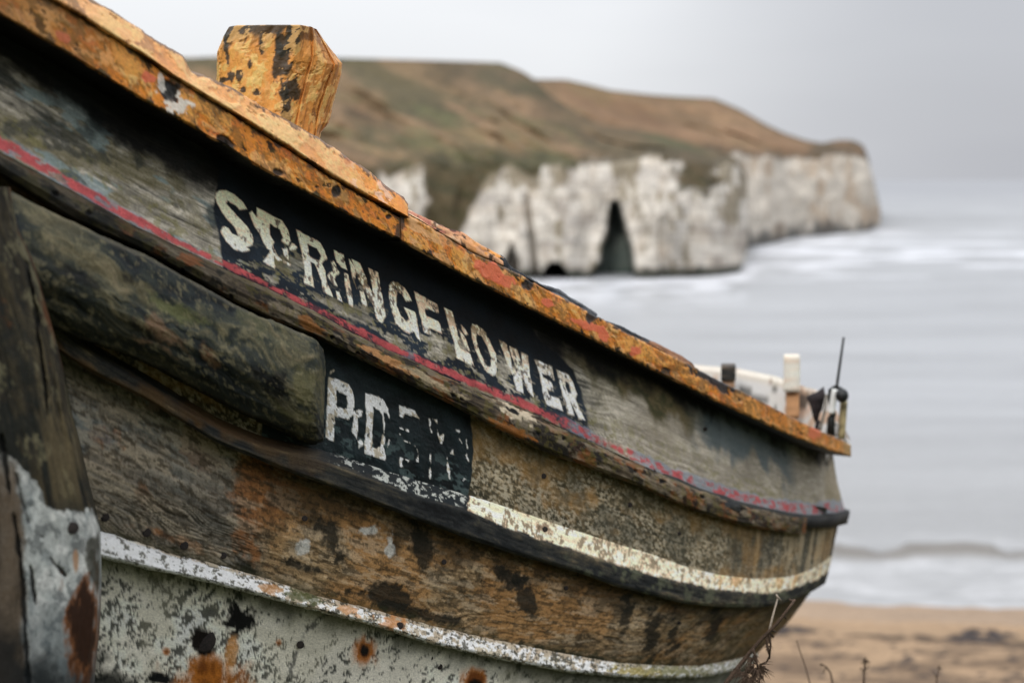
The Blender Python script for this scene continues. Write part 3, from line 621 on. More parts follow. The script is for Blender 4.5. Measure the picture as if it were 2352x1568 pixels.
def orange(X, Y, U, V, light=0.0, seed=800):
    """layered, blistered yellow-orange paint: 0 orange .. 1 tan"""
    w1 = (fbm(U * 16, V * 18, 3, seed) - .5) * .06
    a_ = fbm((U + w1) * 13, (V + w1) * 22, 5, seed + 2, .56)
    b_ = fbm((U - w1) * 38, (V + w1) * 46, 4, seed + 4, .55)
    t = fbm(U * 6, V * 10, 4, seed + 6)
    f3 = fbm(U * 130, V * 170, 4, seed + 9, .6)
    col = lin((186, 112, 32)) * (.72 + .5 * t[..., None])
    col = mixc(col, ss(.50, .72, b_) * .55, (180, 98, 38))
    lay = ss(.56 - light * .22, .60 - light * .22, a_); col = mixc(col, lay * .6, (212, 148, 74) if light < .5 else (222, 168, 116))
    rd = ss(.72, .80, fbm(U * 13, V * 20, 4, seed + 8, .6)); col = mixc(col, rd * .5, (176, 92, 54))
    ins = ss(.62, .70, fbm((U + w1) * 20, V * 26, 4, seed + 10, .6)); col = mixc(col, ins * .4, (224, 174, 116))
    col = col * (1 - .14 * ss(.5, .7, f3)[..., None])
    col = mixc(col, ss(.56, .70, f3) * ss(.45, .62, fbm(U * 12, V * 16, 3, seed + 11)) * .35, (110, 70, 26))
    ed = ss(.012, .002, np.abs(a_ - (.57 - light * .22))) + ss(.008, .001, np.abs(b_ - .6)) * .5; ed = np.clip(ed, 0, 1)
    col = mixc(col, ed * .5, (92, 50, 20))
    chip = ss(.84, .87, fbm(U * 26, V * 34, 5, seed + 12, .64)); col = mixc(col, chip * .95, (30, 24, 18))
    fleck = ss(.84, .88, fbm(U * 80, V * 100, 3, seed + 14, .6)); col = mixc(col, fleck * .7, (44, 32, 20))
    h = lay * .0010 + (a_ - .5) * .003 + (b_ - .5) * .002 - chip * .002 + ins * .0006
    return col, h, chip

def paint_fas(X, Y, U, V):
    right = X > 930
    top = np.where(right, fasB_t(X), fasA_t(X)); bot = np.where(right, fasB_b(X), fasA_b(X)); f = (Y - top) / (bot - top)
    col, h, chip = orange(X, Y, U, V)
    en = fbm(U * 36, V * 40, 5, 820, .65)
    # black bare timber at lower and upper edges
    low = ss(.97, 1.02, f + (en - .5) * .42); col = mixc(col, low * .95, (18, 16, 13)) # bare timber
    topm = ss(.10, .02, f + (en - .5) * .30); col = mixc(col, topm * .9, (40, 28, 20))
    g = ss(.55, .62, fbm(U * 60, V * 80, 4, 822, .7) + .14 * ss(.7, 1, f)); col = mixc(col, g * .55, (74, 62, 22))
    # brick-red repair patches
    for b in ((1128, 624, 44, 20, 30), (1160, 645, 30, 16, 20), (1256, 694, 15, 11, 20), (1350, 748, 44, 9, 18), (1388, 768, 12, 20, -20), (1458, 803, 13, 13, 0), (148, 88, 20, 12, 30), (340, 180, 20, 14, 30), (1640, 880, 14, 8, 30), (1870, 995, 14, 16, 0)):
        q = blob(X, Y, *b) + (fbm(U * 30, V * 40, 4, 824, .6) - .5) * .9
        col = mixc(col, ss(.0, .12, q) * .92, (186, 92, 62)); h = h + ss(0, .08, q) * .0006
    # dark holes and scabs
    for b in ((772, 438, 12, 17, 0), (388, 208, 22, 34, -30), (1092, 612, 0.1, 0.1, 0), (1052, 590, 0.1, 0.1, 0), (1003, 605, 12, 14, 0), (1214, 655, 16, 14, 20), (893, 498, 8, 6, 0), (728, 429, 5, 4, 0), (855, 537, 0.1, 0.1, 0), (520, 326, 26, 10, 28), (640, 396, 16, 10, 28), (1360, 727, 14, 16, 0), (1532, 852, 14, 12, 20)):
        q = blob(X, Y, *b) + (fbm(U * 50, V * 50, 4, 826, .6) - .5) * .6; col = mixc(col, ss(-.05, .2, q) * .96, (12, 11, 10)); h = h - ss(0, .4, q) * .004
    q = blob(X, Y, 400, 226, 52, 26, 35) + (fbm(U * 50, V * 50, 4, 828, .65) - .5) * 1.2
    col = mixc(col, ss(.05, .2, q) * ss(.42, .5, fbm(U * 60, V * 60, 4, 829)) * .9, (196, 188, 178)); col = mixc(col, ss(.3, .5, blob(X, Y, 396, 206, 30, 30, -30) + (en - .5)) * .97, (10, 10, 11))
    q = blob(X, Y, 372, 190, 9, 26, -10); col = mixc(col, ss(0, .2, q) * .8, (190, 184, 176))
    # scarf joint
    jt = ss(12, 5, np.abs(X - 919 - (Y - 530) * -.25 + (fbm(U * 60, V * 60, 3, 830) - .5) * 10)); col = mixc(col, jt * .85, (38, 30, 20)); h = h - jt * .003
    # bare fibrous wood beside the joint and far end
    bw = ss(1085, 960, X) * ss(935, 945, X) * ss(.5, .56, fbma(U * 18, V * 60, 4, 832, .6) + .1 * ss(.5, 0, f)); col = mixc(col, bw * .8, (196, 150, 104))
    fb = ss(1470, 1560, X) * ss(.48, .56, fbma(U * 26, V * 110, 4, 834, .65)) * ss(1760, 1700, X); col = mixc(col, fb * .7, (104, 70, 26))
    bk = ss(0, .2, blob(X, Y, 1640, 872, 60, 16, 27) + (en - .5) * 1.2); col = mixc(col, bk * .97, (22, 24, 28)); h = h - bk * .004
    col = mixc(col, ss(1700, 1790, X) * .25, (120, 84, 34)); col = mixc(col, ss(1930, 1946, X) * .6, (140, 124, 84))
    col = mixc(col, ss(330, 60, X) * .55, (104, 72, 36))  # near end browned, vignette put into the paint colour
    return np.clip(col * GW * .80, 0, .8), np.where(chip > .5, .8, .45), h * .55

def paint_cap(X, Y, U, V):
    f = (Y - cap_t(X)) / (cap_b(X) - cap_t(X))
    col, h, chip = orange(X, Y, U, V, .75, 840)
    col = mixc(col, .5 * ss(840, 760, X), lin((216, 162, 108)) * (.82 + .36 * fbm(U * 9, V * 20, 5, 859, .6)[..., None])); col = mixc(col, ss(760, 830, X) * .45, (206, 136, 66))
    en = fbm(U * 40, V * 40, 5, 860, .65)
    pk = ss(.6, .64, fbm(U * 18, V * 30, 4, 862, .6)) * ss(780, 830, X); col = mixc(col, pk * .7, (214, 160, 138)); 
    topm = ss(.14, .03, f + (en - .5) * .5); col = mixc(col, topm * .85, (50, 44, 36))
    m = ss(.56, .66, fbm(U * 20, V * 26, 5, 864, .62)) * ss(430, 300, X); col = mixc(col, m * .75, (92, 62, 36))
    col = mixc(col, ss(0, .3, blob(X, Y, 798, 370, 12, 10) + (en - .5) * .5) * .6, (150, 88, 46))
    low = ss(.97, 1.0, f + (en - .5) * .12); col = mixc(col, low * .8, (50, 24, 14))
    nt_ = ss(0, .3, blob(X, Y, 452, 152, 24, 18, 30) + (en - .5) * .8); col = mixc(col, nt_ * .9, (46, 50, 46))
    col = mixc(col, ss(330, 60, X) * .35, (120, 92, 64))  # cap browned at the near end, vignette painted in
    return np.clip(col * GW * .80, 0, .8), np.where(chip > .5, .8, .5), h

def paint_dark(seed, pal, gain=GW):
    def p(X, Y, U, V):
        col, h, k = wood(U, V, seed, pal, .004)
        h = h * 2 + (fbma(U * 8, V * 60, 4, seed + 70, .6) - .5) * .006
        return np.clip(col * gain, 0, .8), np.full(X.shape, .65), h
    return p
def paint_ledge(X, Y, U, V):
    col, h, k = wood(U, V, 870, [(60, 40, 30), (120, 84, 60), (168, 124, 90), (200, 160, 128), (220, 190, 165)], .004)
    col = mixc(col, ss(.5, .6, fbma(U * 14, V * 60, 4, 873, .6)) * .6 * ss(1100, 1000, X), (150, 84, 76))
    col = mixc(col, ss(1040, 1130, X) * ss(.45, .6, fbm(U * 20, V * 30, 4, 875)) * .7, (196, 128, 44))
    col = mixc(col, ss(.62, .7, fbm(U * 30, V * 50, 4, 877, .6)) * .9, (30, 26, 22))
    return np.clip(col * GW * .8, 0, .8), np.full(X.shape, .7), h * 2 + (fbma(U * 8, V * 60, 4, 878, .6) - .5) * .005

def paint_fender(X, Y, U, V):
    w_ = (fbm(U * 10, V * 12, 3, 899) - .5) * .08
    t = np.clip(.5 + (fbm((U + w_) * 6, (V + w_) * 13, 6, 905, .68) - .5) * 1.5, 0, 1)
    t2 = fbma((U + w_) * 14, (V + w_) * 60, 5, 907, .68)
    pc = np.array([lin(p) for p in ((20, 25, 28), (38, 44, 44), (60, 63, 54), (92, 88, 68), (122, 112, 88))]); q = np.clip(t * .7 + (t2 - .5) * .6 + .12, 0, 1)
    col = np.stack([np.interp(q, np.linspace(0, 1, 5), pc[:, i]) for i in range(3)], -1)
    h = (t2 - .5) * .002 + (fbm(U * 40, V * 60, 4, 908) - .5) * .0015
    e_ = (Y - (.5 * (X - 60) + 590))            # below the arris the turned-under face has its shade painted in
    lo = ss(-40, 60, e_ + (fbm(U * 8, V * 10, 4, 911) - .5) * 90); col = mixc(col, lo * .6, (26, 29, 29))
    for b, c_ in (((370, 770, 60, 30, 35), (134, 106, 80)), ((420, 720, 90, 20, 28), (104, 106, 66)), ((700, 900, 46, 90, 0), (96, 92, 60)), ((480, 820, 34, 18, 35), (116, 88, 62)), ((250, 620, 120, 30, 30), (98, 90, 66)), ((160, 530, 70, 24, 30), (84, 80, 62)), ((600, 760, 90, 30, 30), (78, 80, 58))):
        m = ss(-.1, .9, blob(X, Y, *b) + (fbma(U * 24, V * 50, 6, 913 + b[0], .72) - .5) * 1.9); col = mixc(col, m * .65, c_)
    for b in ((470, 865, 16, 9, 30), (495, 885, 14, 7, 30), (640, 880, 28, 50, -10), (300, 640, 28, 14, 30), (600, 860, 60, 14, 32), (330, 760, 60, 12, 34), (180, 640, 70, 16, 34)):
        m = ss(-.1, .8, blob(X, Y, *b) + (fbm(U * 30, V * 40, 5, 917, .7) - .5) * 1.5); col = mixc(col, m * .8, (10, 11, 12))
    col = mixc(col, ss(.60, .84, fbm(U * 70, V * 90, 4, 919, .7)) * .5, (128, 120, 92))
    col = mixc(col, ss(14, 0, Y - np.interp(X, [24, 160, 348, 520, 700], [441, 506, 590, 689, 768]) + (t2 - .5) * 10) * .35, (128, 122, 106))
    return np.clip(col * GW * .5, 0, .7), np.full(X.shape, .62), h * 1.5 + (fbma(U * 4, V * 14, 4, 921) - .5) * .010

def paint_stem(X, Y, U, V):
    col, h, k = wood(V, U, 951, [(20, 20, 20), (36, 34, 28), (54, 49, 38), (78, 70, 52), (110, 100, 76)], .01)
    col = mixc(col, ss(.44, .72, fbm(U * 12, V * 8, 6, 953, .68)) * .8, (30, 34, 32))
    col = mixc(col, ss(.58, .78, fbm(U * 14, V * 8, 6, 955, .68)) * .7 * ss(1000, 800, Y), (104, 62, 34))
    col = mixc(col, ss(.58, .80, fbm(U * 30, V * 18, 5, 957, .7)) * .7, (120, 114, 88))
    # band of lighter wood over the pale paint
    st = fbma(U * 70, V * 6, 4, 959, .6); m = ss(930, 980, Y) * ss(1200, 1120, Y) * ss(60, 120, X); col = mixc(col, m * ss(.4, .7, st) * .5, (118, 104, 76))
    # grey-white paint low down, its edge runs down to the right
    edge = np.interp(X, [-200, 0, 30, 60, 110, 150, 180, 236], [900, 1030, 1050, 1090, 1160, 1185, 1190, 1195])
    en = (fbm(U * 22, V * 22, 5, 961, .62) - .5) * 60
    pm = ss(-4, 4, Y - edge + en)
    pc = lin((150, 153, 150)) * (.6 + .75 * fbm(U * 9, V * 9, 5, 963, .62)[..., None])
    pc = mixc(pc, ss(.52, .70, fbm(U * 20, V * 16, 5, 965, .65)) * .6, (196, 196, 192)); pc = mixc(pc, ss(.54, .7, fbm(U * 16, V * 9, 5, 966, .65)) * .55, (84, 92, 94))
    pc = pc * (.75 + .5 * fbm(U * 90, V * 80, 4, 968, .7)[..., None]); pc = mixc(pc, ss(.60, .72, fbm(U * 50, V * 40, 5, 974, .7)) * .6, (46, 52, 54)); pc = mixc(pc, ss(1300, 1480, Y + en) * .6, (70, 80, 84))
    wx = ss(46, 30, X - 10 + (Y - 1200) * -.02 + en * .4); pc = mixc(pc, wx * .9 * ss(1000, 1100, Y), (84, 70, 54)); pc = pc * (1 - .45 * wx * ss(.4, .7, fbma(V * 0 + U * 60, V * 5, 5, 976, .6)))[..., None]
    col = col * (1 - pm[..., None]) + pc * pm[..., None]
    for l, w in (([(4, 1000), (20, 1120), (40, 1230), (52, 1330), (60, 1480), (70, 1600)], 6), ([(38, 1090), (52, 1150), (66, 1200)], 9), ([(70, 1300), (84, 1400)], 3), ([(96, 1230), (120, 1290), (150, 1320)], 2.5), ([(60, 600), (80, 700), (96, 820), (110, 960)], 3)):
        d = line_d(X, Y, l) + (fbm(U * 50, V * 30, 4, 967) - .5) * 14; m = ss(w, w * .3, d); col = mixc(col, m * .9, (14, 14, 14)); h = h - m * .004
    q = blob(X, Y, 190, 1440, 50, 130, -4) + (fbm(U * 34, V * 16, 6, 969, .7) - .5) * 1.3
    col = mixc(col, ss(-.05, .3, q) * .93, (112, 66, 28)); col = mixc(col, ss(.18, .6, q) * .95, (36, 20, 12))
    q = blob(X, Y, 166, 1212, 12, 13) + (fbm(U * 60, V * 60, 3, 971) - .5) * .3; col = mixc(col, ss(0, .3, q), (12, 10, 10))
    col = mixc(col, ss(0, .4, blob(X, Y, 174, 1285, 8, 30) + (fbm(U * 60, V * 30, 3, 972) - .5)) * .7, (160, 112, 66))
    col = mixc(col, ss(0, .5, blob(X, Y, 215, 1290, 20, 70) + (fbm(U * 50, V * 40, 4, 973) - .5) * 1.3) * .85, (44, 42, 30))
    lowd = ss(1500, 1600, Y + en * 1.5 + ss(120, 0, X) * 120); col = mixc(col, lowd * .9, (16, 20, 22))  # foot of the stem darkened, lens vignette painted into the timber
    col = mixc(col, ss(60, -60, X + en * .5) * ss(1000, 1300, Y) * .4, (46, 40, 34))
    return np.clip(col * GW * (.46 + .16 * pm[..., None]), 0, .75), np.full(X.shape, .62), h * 1.5 + pm * .001 + (fbm(U * 12, V * 8, 4, 975) - .5) * .006

# ------------------------------------------------------------------ setting: ground, sea, headlands
def noise_mat_col(name, amp, sc1, sc2, bump, bdist, spec=.3):
    return painted_mat(name, (sc1, sc2), amp, bump, bdist, spec, 'pos')
BANK = 4.8
def ground_h(x, y):
    e = y - (BANK + .25 * np.sin(x * 1.3) + .02 * x * x)
    near = 12 - 1.82 + .05 * (fbm(x * 1.1, y * 1.1, 4, 1001) - .5) - .03 * np.maximum(y - 3, 0)
    shore = 39.6 - .13 * (x - 8)
    beach = 2.6 - 2.6 * (y - 15) / (shore - 15)
    beach = np.where(y > shore, -(y - shore) * .09, beach) + .10 * (fbm(x * .35, y * .6, 4, 1003) - .5)
    slope = 12 - 1.85 - e * 1.05
    t = ss(-.15, .6, e)
    bank = near * (1 - t) + np.minimum(near, slope) * t
    z = np.maximum(bank, beach)
    # unseen grassy bank added behind and left of the camera, blocking low sky
    up = ss(1.2, 6, -y) * np.maximum(-y - 1.5, 0) * .5 + ss(5, 14, -x) * np.maximum(-x - 5, 0) * .6
    return z + np.minimum(up, 22) * (1 + .12 * (fbm(x * .2, y * .2, 3, 1004) - .5))
def build_ground():
    ys = np.concatenate([np.linspace(-70, 0, 60), np.linspace(.2, 16, 160), np.linspace(16.2, 60, 200), np.linspace(62, 400, 30)])
    xs = np.concatenate([np.linspace(-120, -8, 40), np.linspace(-7.8, 26, 300), np.linspace(26.5, 160, 50)])
    Xg, Yg = np.meshgrid(xs, ys); Z = ground_h(Xg, Yg)
    P = np.stack([Xg, Yg, Z], -1)
    n = fbm(Xg * 2.2, Yg * 2.2, 5, 1005, .6); n2 = fbm(Xg * .35, Yg * .9, 4, 1007)
    sand = lin((156, 131, 104)) * (.8 + .36 * fbm(Xg * .5, Yg * 1.4, 5, 1009, .6)[..., None])
    wet = ss(4.5, .5, 39.6 - .13 * (Xg - 8) - Yg); sand = mixc(sand, wet * .35, (140, 118, 98))
    dk = ss(.44, .62, fbm(Xg * .8, Yg * 2.2, 5, 1011, .65) + .12 * ss(35.5, 32.5, Yg + .02 * Xg)) * ss(37.0, 35.0, Yg + .1 * Xg); sand = mixc(sand, dk * .6, (62, 48, 40))
    wl = ss(.55, .05, np.abs(Yg - (36.0 - .11 * Xg) + (fbm(Xg * .9, Yg * .3, 3, 1013) - .5) * 1.6)) * ss(.36, .46, fbm(Xg * 1.6, Yg * 2.4, 4, 1015)); sand = mixc(sand, wl * .9, (34, 26, 24))
    col = sand
    gr = np.maximum(ss(19, 12, Yg + (n - .5) * 3), ss(-9, -13, Xg)); grass = lin((56, 60, 34)) * (.5 + 1.0 * n[..., None])
    col = col * (1 - gr[..., None]) + grass * gr[..., None]
    rg = np.where(wet > .5, .45, .9)
    grid_mesh('ground', P, noise_mat_col('sand_and_turf', .25, 6, 9, .5, .02), None, col, rg, False, None, kind='structure')
build_ground()

def build_sea():
    # nearest waves up to the horizon, spacing grows with distance
    ys = 30 * (9000 / 30) ** (np.linspace(0, 1, 620)); ys = np.sort(np.concatenate([ys, np.linspace(36, 50, 120)]))
    s = np.linspace(-1.6, 1.6, 420)
    Yg = np.repeat(ys[:, None], len(s), 1); Xg = Yg * s[None] * .8
    px = 1176 + Xg / Yg * F / math.cos(PITCH)
    Z = np.zeros_like(Yg)
    amp = ss(30, 60, Yg) * .16
    Z += amp * (fbm(Xg * .12, Yg * .35, 3, 1100) - .5) * ss(900, 200, Yg)
    # one low breaker just off the beach
    c0 = 45.2 - .12 * (Xg - 10) + (fbm(Xg * .22, Yg * 0, 4, 1103) - .5) * 2.4
    rg_ = np.exp(-((Yg - c0) / .55) ** 2) * ss(.2, .5, fbm(Xg * .4, Yg * 0 + 5, 3, 1108)) * (.22 + .22 * fbm(Xg * .3, Yg * 0 + 2, 3, 1104)) * ss(7, 10, Xg)
    Z += rg_
    P = np.stack([Xg, Yg, Z], -1)
    base = lin((157, 159, 162)) * (.85 + .28 * fbm(Xg * .05, np.log(Yg) * 22, 6, 1105, .66)[..., None])
    col = np.broadcast_to(base, P.shape).copy(); col = mixc(col, ss(150, 1500, Yg) * .8, (140, 142, 147))
    col = mixc(col, ss(80, 47, Yg) * .25 * np.ones_like(Yg), (146, 144, 140))
    sh = 39.6 - .13 * (Xg - 8)
    foam = ss(c0 - .2, c0 - 1.2, Yg) * (.55 + .45 * ss(.42, .6, fbm(Xg * .7, Yg * 1.4, 5, 1107, .65)))
    foam = np.maximum(foam, ss(.7, .2, np.abs(Yg - sh)) )
    crest = ss(.25, .9, (Yg - c0)) * ss(3.2, 1.2, Yg - c0) * ss(.46, .6, fbm(Xg * .5, Yg * .8, 4, 1110)); foam = np.maximum(foam, crest * .7)
    foam = foam * (.25 + .75 * ss(.40, .60, fbm(Xg * .6, Yg * 1.6, 6, 1109, .7))); col = mixc(col, foam * .58, (196, 197, 200))
    fr = np.exp(-((Yg - c0 + .38) / .42) ** 2) * ss(8, 10.5, Xg) * ss(.30, .5, fbm(Xg * .25, Yg * .0, 3, 1112)); col = mixc(col, fr * .8, (104, 98, 90))  # breaker's dark front, its shade painted into the water colour
    # surf at the feet of the cliffs
    h1 = np.interp(px, [1200, 1450, 1715, 1760, 1900, 2022, 2500], [168, 168, 178, 270, 296, 332, 360])
    d = (h1 - Yg) / h1
    f2 = ss(.30, .0, d) * ss(-.05, .01, d) * ss(.46, .58, fbm(px * .012, np.log(Yg) * 26, 5, 1114, .6) + .10 * ss(.16, .02, d)); f2 = f2 * ss(2150, 1950, px)
    wv = ss(.58, .66, fbma(px * .004, np.log(Yg) * 22, 4, 1117, .55)) * ss(150, 200, Yg) * ss(360, 240, Yg) * ss(1650, 1800, px)
    col = mixc(col, np.clip(f2 * .9 + wv * .75, 0, 1), (214, 216, 222))
    rgh = np.clip(.34 + .4 * foam + .3 * ss(60, 500, Yg), 0, 1)
    m = noise_mat_col('grey_sea', .04, .9, 2.2, .6, .16, .35)
    grid_mesh('sea', P, m, None, col, rgh, False, None, kind='structure')
build_sea()

def sea_depth(y):
    """axial depth of the sea-level point seen at picture height y"""
    return CAMZ / (math.sin(PITCH) + (y - 784) / F * math.cos(PITCH))
def headland(name, label_kind, x0, x1, base, ctop, sky_, back, painter, cave=None, seed=0, n=520, sx=4, edge_push=None):
    x = np.linspace(x0, x1, n); yb = base(x); yt = ctop(x); ysk = sky_(x)
    dB = sea_depth(yb)
    if edge_push is not None: dB = dB + edge_push(x)
    rows, Xs, Ys, K = [], [], [], []
    nf, ng = 90, 80
    for j in range(nf + 1):
        f = j / nf                                   # sea to cliff top
        y = yb + (yt - yb) * f if j else yb + 6
        d = dB + 1 + 10 * f ** 2.0
        relief = (fbm(x * .018 + seed, np.full_like(x, f * 1.4), 5, 1200 + seed, .5) - .5) * 4.5 + (fbm(x * .006, np.full_like(x, f * .6), 3, 1206 + seed, .5) - .5) * 11 + (fbm(x * .05, np.full_like(x, f * 5), 3, 1210 + seed, .5) - .5) * 1.2
        if cave is not None: d = d + cave(x, y)
        d = d + relief * min(1, .25 + f * 1.5) 
        rows.append(un(x, y, d)); Xs.append(x); Ys.append(y); K.append(np.full_like(x, f))
    for j in range(1, ng + 1):
        f = j / ng
        y = yt + (ysk - yt) * f
        d = dB + 11 + (back) * (f ** 1.3) + (fbm(x * .006 + f * 1.6, x * .002 + f * 2.4, 4, 1220 + seed) - .5) * 40 * math.sin(math.pi * min(1, f)) 
        relief0 = (fbm(x * .018 + seed, np.full_like(x, 1.4), 5, 1200 + seed, .5) - .5) * 4.5 * (1 - f) ** 2 + (fbm(x * .006, np.full_like(x, .6), 3, 1206 + seed, .5) - .5) * 11 * (1 - f) ** 2
        rows.append(un(x, y, d + relief0)); Xs.append(x); Ys.append(y); K.append(np.full_like(x, 1 + f))
    last = rows[-1].copy(); last[:, 1] += 60; last[:, 2] -= 1; rows.append(last); Xs.append(x); Ys.append(ysk); K.append(np.full_like(x, 2.1))
    last = last.copy(); last[:, 1] += 60; last[:, 2] = -2; rows.append(last); Xs.append(x); Ys.append(ysk); K.append(np.full_like(x, 2.2))
    P = np.array(rows); X, Y, K = np.array(Xs), np.array(Ys), np.array(K)
    col = painter(X, Y, K)
    m = noise_mat_col(name + '_chalk_and_turf', .22, .5, 1.1, .5, .6, .2)
    return grid_mesh(name, P, m, None, col, np.full(X.shape, .9), False, None, kind='structure')

h1_base = C([(0, 640), (1200, 641), (1250, 641), (1450, 641), (1600, 636), (1716, 628), (1740, 626)], 8)
h1_ct = C([(0, 392), (880, 398), (960, 384), (985, 380), (1100, 394), (1130, 372), (1200, 388), (1300, 380), (1400, 378), (1470, 366), (1520, 356), (1570, 372), (1640, 380), (1685, 372), (1720, 420)], 6)
h1_sky = C([(0, 120), (440, 133), (500, 130), (620, 142), (780, 133), (1000, 139), (1150, 144), (1200, 164), (1225, 180), (1265, 222), (1330, 262), (1385, 288), (1465, 298), (1560, 310), (1640, 332), (1690, 352), (1720, 400)], 5)
h2_base = C([(1000, 575), (1700, 570), (1760, 562), (1820, 546), (1900, 540), (2024, 529)], 8)
h2_ct = C([(1100, 350), (1660, 352), (1700, 352), (1800, 364), (1900, 357), (1960, 352), (1984, 360), (2000, 385), (2026, 500)], 4)
h2_sky = C([(1100, 160), (1225, 182), (1300, 183), (1350, 194), (1400, 207), (1500, 218), (1560, 222), (1640, 226), (1700, 251), (1760, 286), (1800, 305), (1850, 322), (1900, 331), (1925, 321), (1960, 322), (1984, 334), (1996, 366), (2008, 440), (2028, 498)], 4)
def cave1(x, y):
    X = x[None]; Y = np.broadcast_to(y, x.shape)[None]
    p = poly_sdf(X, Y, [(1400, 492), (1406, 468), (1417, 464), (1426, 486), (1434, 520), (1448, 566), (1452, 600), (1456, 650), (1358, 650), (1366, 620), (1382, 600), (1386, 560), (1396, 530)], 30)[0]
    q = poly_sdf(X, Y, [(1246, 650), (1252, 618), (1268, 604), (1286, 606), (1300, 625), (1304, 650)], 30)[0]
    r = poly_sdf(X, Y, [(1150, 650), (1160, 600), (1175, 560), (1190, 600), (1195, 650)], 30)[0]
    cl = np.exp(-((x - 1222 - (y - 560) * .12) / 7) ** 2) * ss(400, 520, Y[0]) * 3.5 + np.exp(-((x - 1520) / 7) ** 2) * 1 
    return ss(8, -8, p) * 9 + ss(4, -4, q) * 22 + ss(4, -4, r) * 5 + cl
def grasscol(X, Y, seed):
    a_ = X * .91 + Y * .42; b_ = -X * .30 + Y * .95
    t = fbm(a_ * .006, b_ * .030, 5, seed, .6); t2 = fbm(X * .05, Y * .12, 4, seed + 4, .6)
    col = lin((118, 98, 72)) * (.45 + 1.1 * t[..., None])
    col = mixc(col, ss(.46, .66, fbma(a_ * .005, b_ * .024, 4, seed + 7)) * .75, (82, 78, 54))
    col = mixc(col, ss(.50, .66, fbma(a_ * .006, b_ * .034, 4, seed + 9)) * .7, (146, 118, 90))
    col = mixc(col, ss(.62, .76, fbma(a_ * .010, b_ * .04, 4, seed + 11)) * .5, (96, 98, 62))
    col = mixc(col, ss(.56, .68, t2) * .35, (60, 58, 42))
    return col
def paint_h1(X, Y, K):
    ct, bs = h1_ct(X), h1_base(X)
    g = grasscol(X, Y, 1300)
    g = mixc(g, ss(14, 0, Y - h1_sky(X)) * .6 * ss(.4, .6, fbm(X * .02, Y * .05, 3, 1303)), (52, 54, 36))
    g = mixc(g, ss(46, 0, ct - Y + (fbm(X * .03, Y * .05, 4, 1304) - .5) * 46) * .75, (58, 56, 38))
    g = mixc(g, np.clip(blob(X, Y, 1560, 322, 110, 26, 10) * 2, 0, 1) * .75, (74, 92, 52))
    rdg = ss(90, 30, Y - h1_sky(X) + (fbm(X * .02, Y * .02, 4, 1305) - .5) * 60) * ss(900, 1120, X); g = mixc(g, rdg * .6, (80, 72, 54))
    # diagonal paths of paler turf
    ln = ss(.012, 0, np.abs(fbm(X * .006 - Y * .012, Y * .02 + X * .004, 3, 1306) - .5)); g = mixc(g, ln * .35, (150, 124, 92))
    ch = lin((200, 194, 184)) * (.84 + .32 * fbm(X * .02, Y * .05, 4, 1308, .5)[..., None])
    vb = fbm(X * .045, Y * .022, 5, 1310, .6); ch = mixc(ch, ss(.50, .80, vb) * .4, (160, 142, 122)); ch = mixc(ch, ss(.56, .74, fbm(X * .02, Y * .03, 4, 1311, .6)) * .5, (128, 122, 118))
    hb = fbma(X * .01, Y * .14, 4, 1312, .6); ch = mixc(ch, ss(.55, .68, hb) * .35, (140, 132, 124))
    ck = ss(.020, .002, np.abs(fbma(X * .020, Y * .004, 4, 1313, .6) - .5)); ch = mixc(ch, ck * .6, (96, 86, 72)); bd = ss(.55, .75, fbma(X * .004, Y * .16, 3, 1315, .5)); ch = mixc(ch, bd * .4, (150, 138, 122))
    drip = ss(.5, .66, fbma(X * .030, Y * .012, 5, 1314, .6) + .34 * ss(80, 0, Y - ct) - .16); ch = mixc(ch, drip * .75, (104, 92, 66))
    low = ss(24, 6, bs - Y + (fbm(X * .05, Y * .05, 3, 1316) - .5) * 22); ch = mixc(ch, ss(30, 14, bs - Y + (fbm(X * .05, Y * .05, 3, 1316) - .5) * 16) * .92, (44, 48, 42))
    m = ss(-7, 7, Y - ct + (fbm(X * .022, Y * .012, 5, 1318, .6) - .5) * 66)
    m = m * ss(.5, -.1, blob(X, Y, 1600, 400, 62, 50, 20) + (fbm(X * .05, Y * .05, 4, 1322, .6) - .5))
    gul = poly_sdf(X, Y, [(966, 300), (975, 400), (980, 470), (960, 560), (1060, 540), (1090, 470), (1120, 410), (1128, 385), (1130, 300)], 80)
    m = m * ss(-6, 6, gul + (fbm(X * .04, Y * .04, 4, 1320) - .5) * 22)
    m = m * ss(862, 880, X + (Y - 400) * -.1)
    m = np.where(K < 1.02, m, m * .2)
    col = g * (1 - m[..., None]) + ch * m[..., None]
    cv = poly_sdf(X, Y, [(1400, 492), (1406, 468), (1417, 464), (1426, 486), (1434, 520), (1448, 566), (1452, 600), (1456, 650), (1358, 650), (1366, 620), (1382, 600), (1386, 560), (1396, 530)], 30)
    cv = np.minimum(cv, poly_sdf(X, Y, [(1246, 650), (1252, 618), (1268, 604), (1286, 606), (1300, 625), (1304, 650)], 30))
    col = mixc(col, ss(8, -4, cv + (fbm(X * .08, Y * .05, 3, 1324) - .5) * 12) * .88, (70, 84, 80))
    return np.clip(col * (.86 + .12 * m[..., None]), 0, .75)
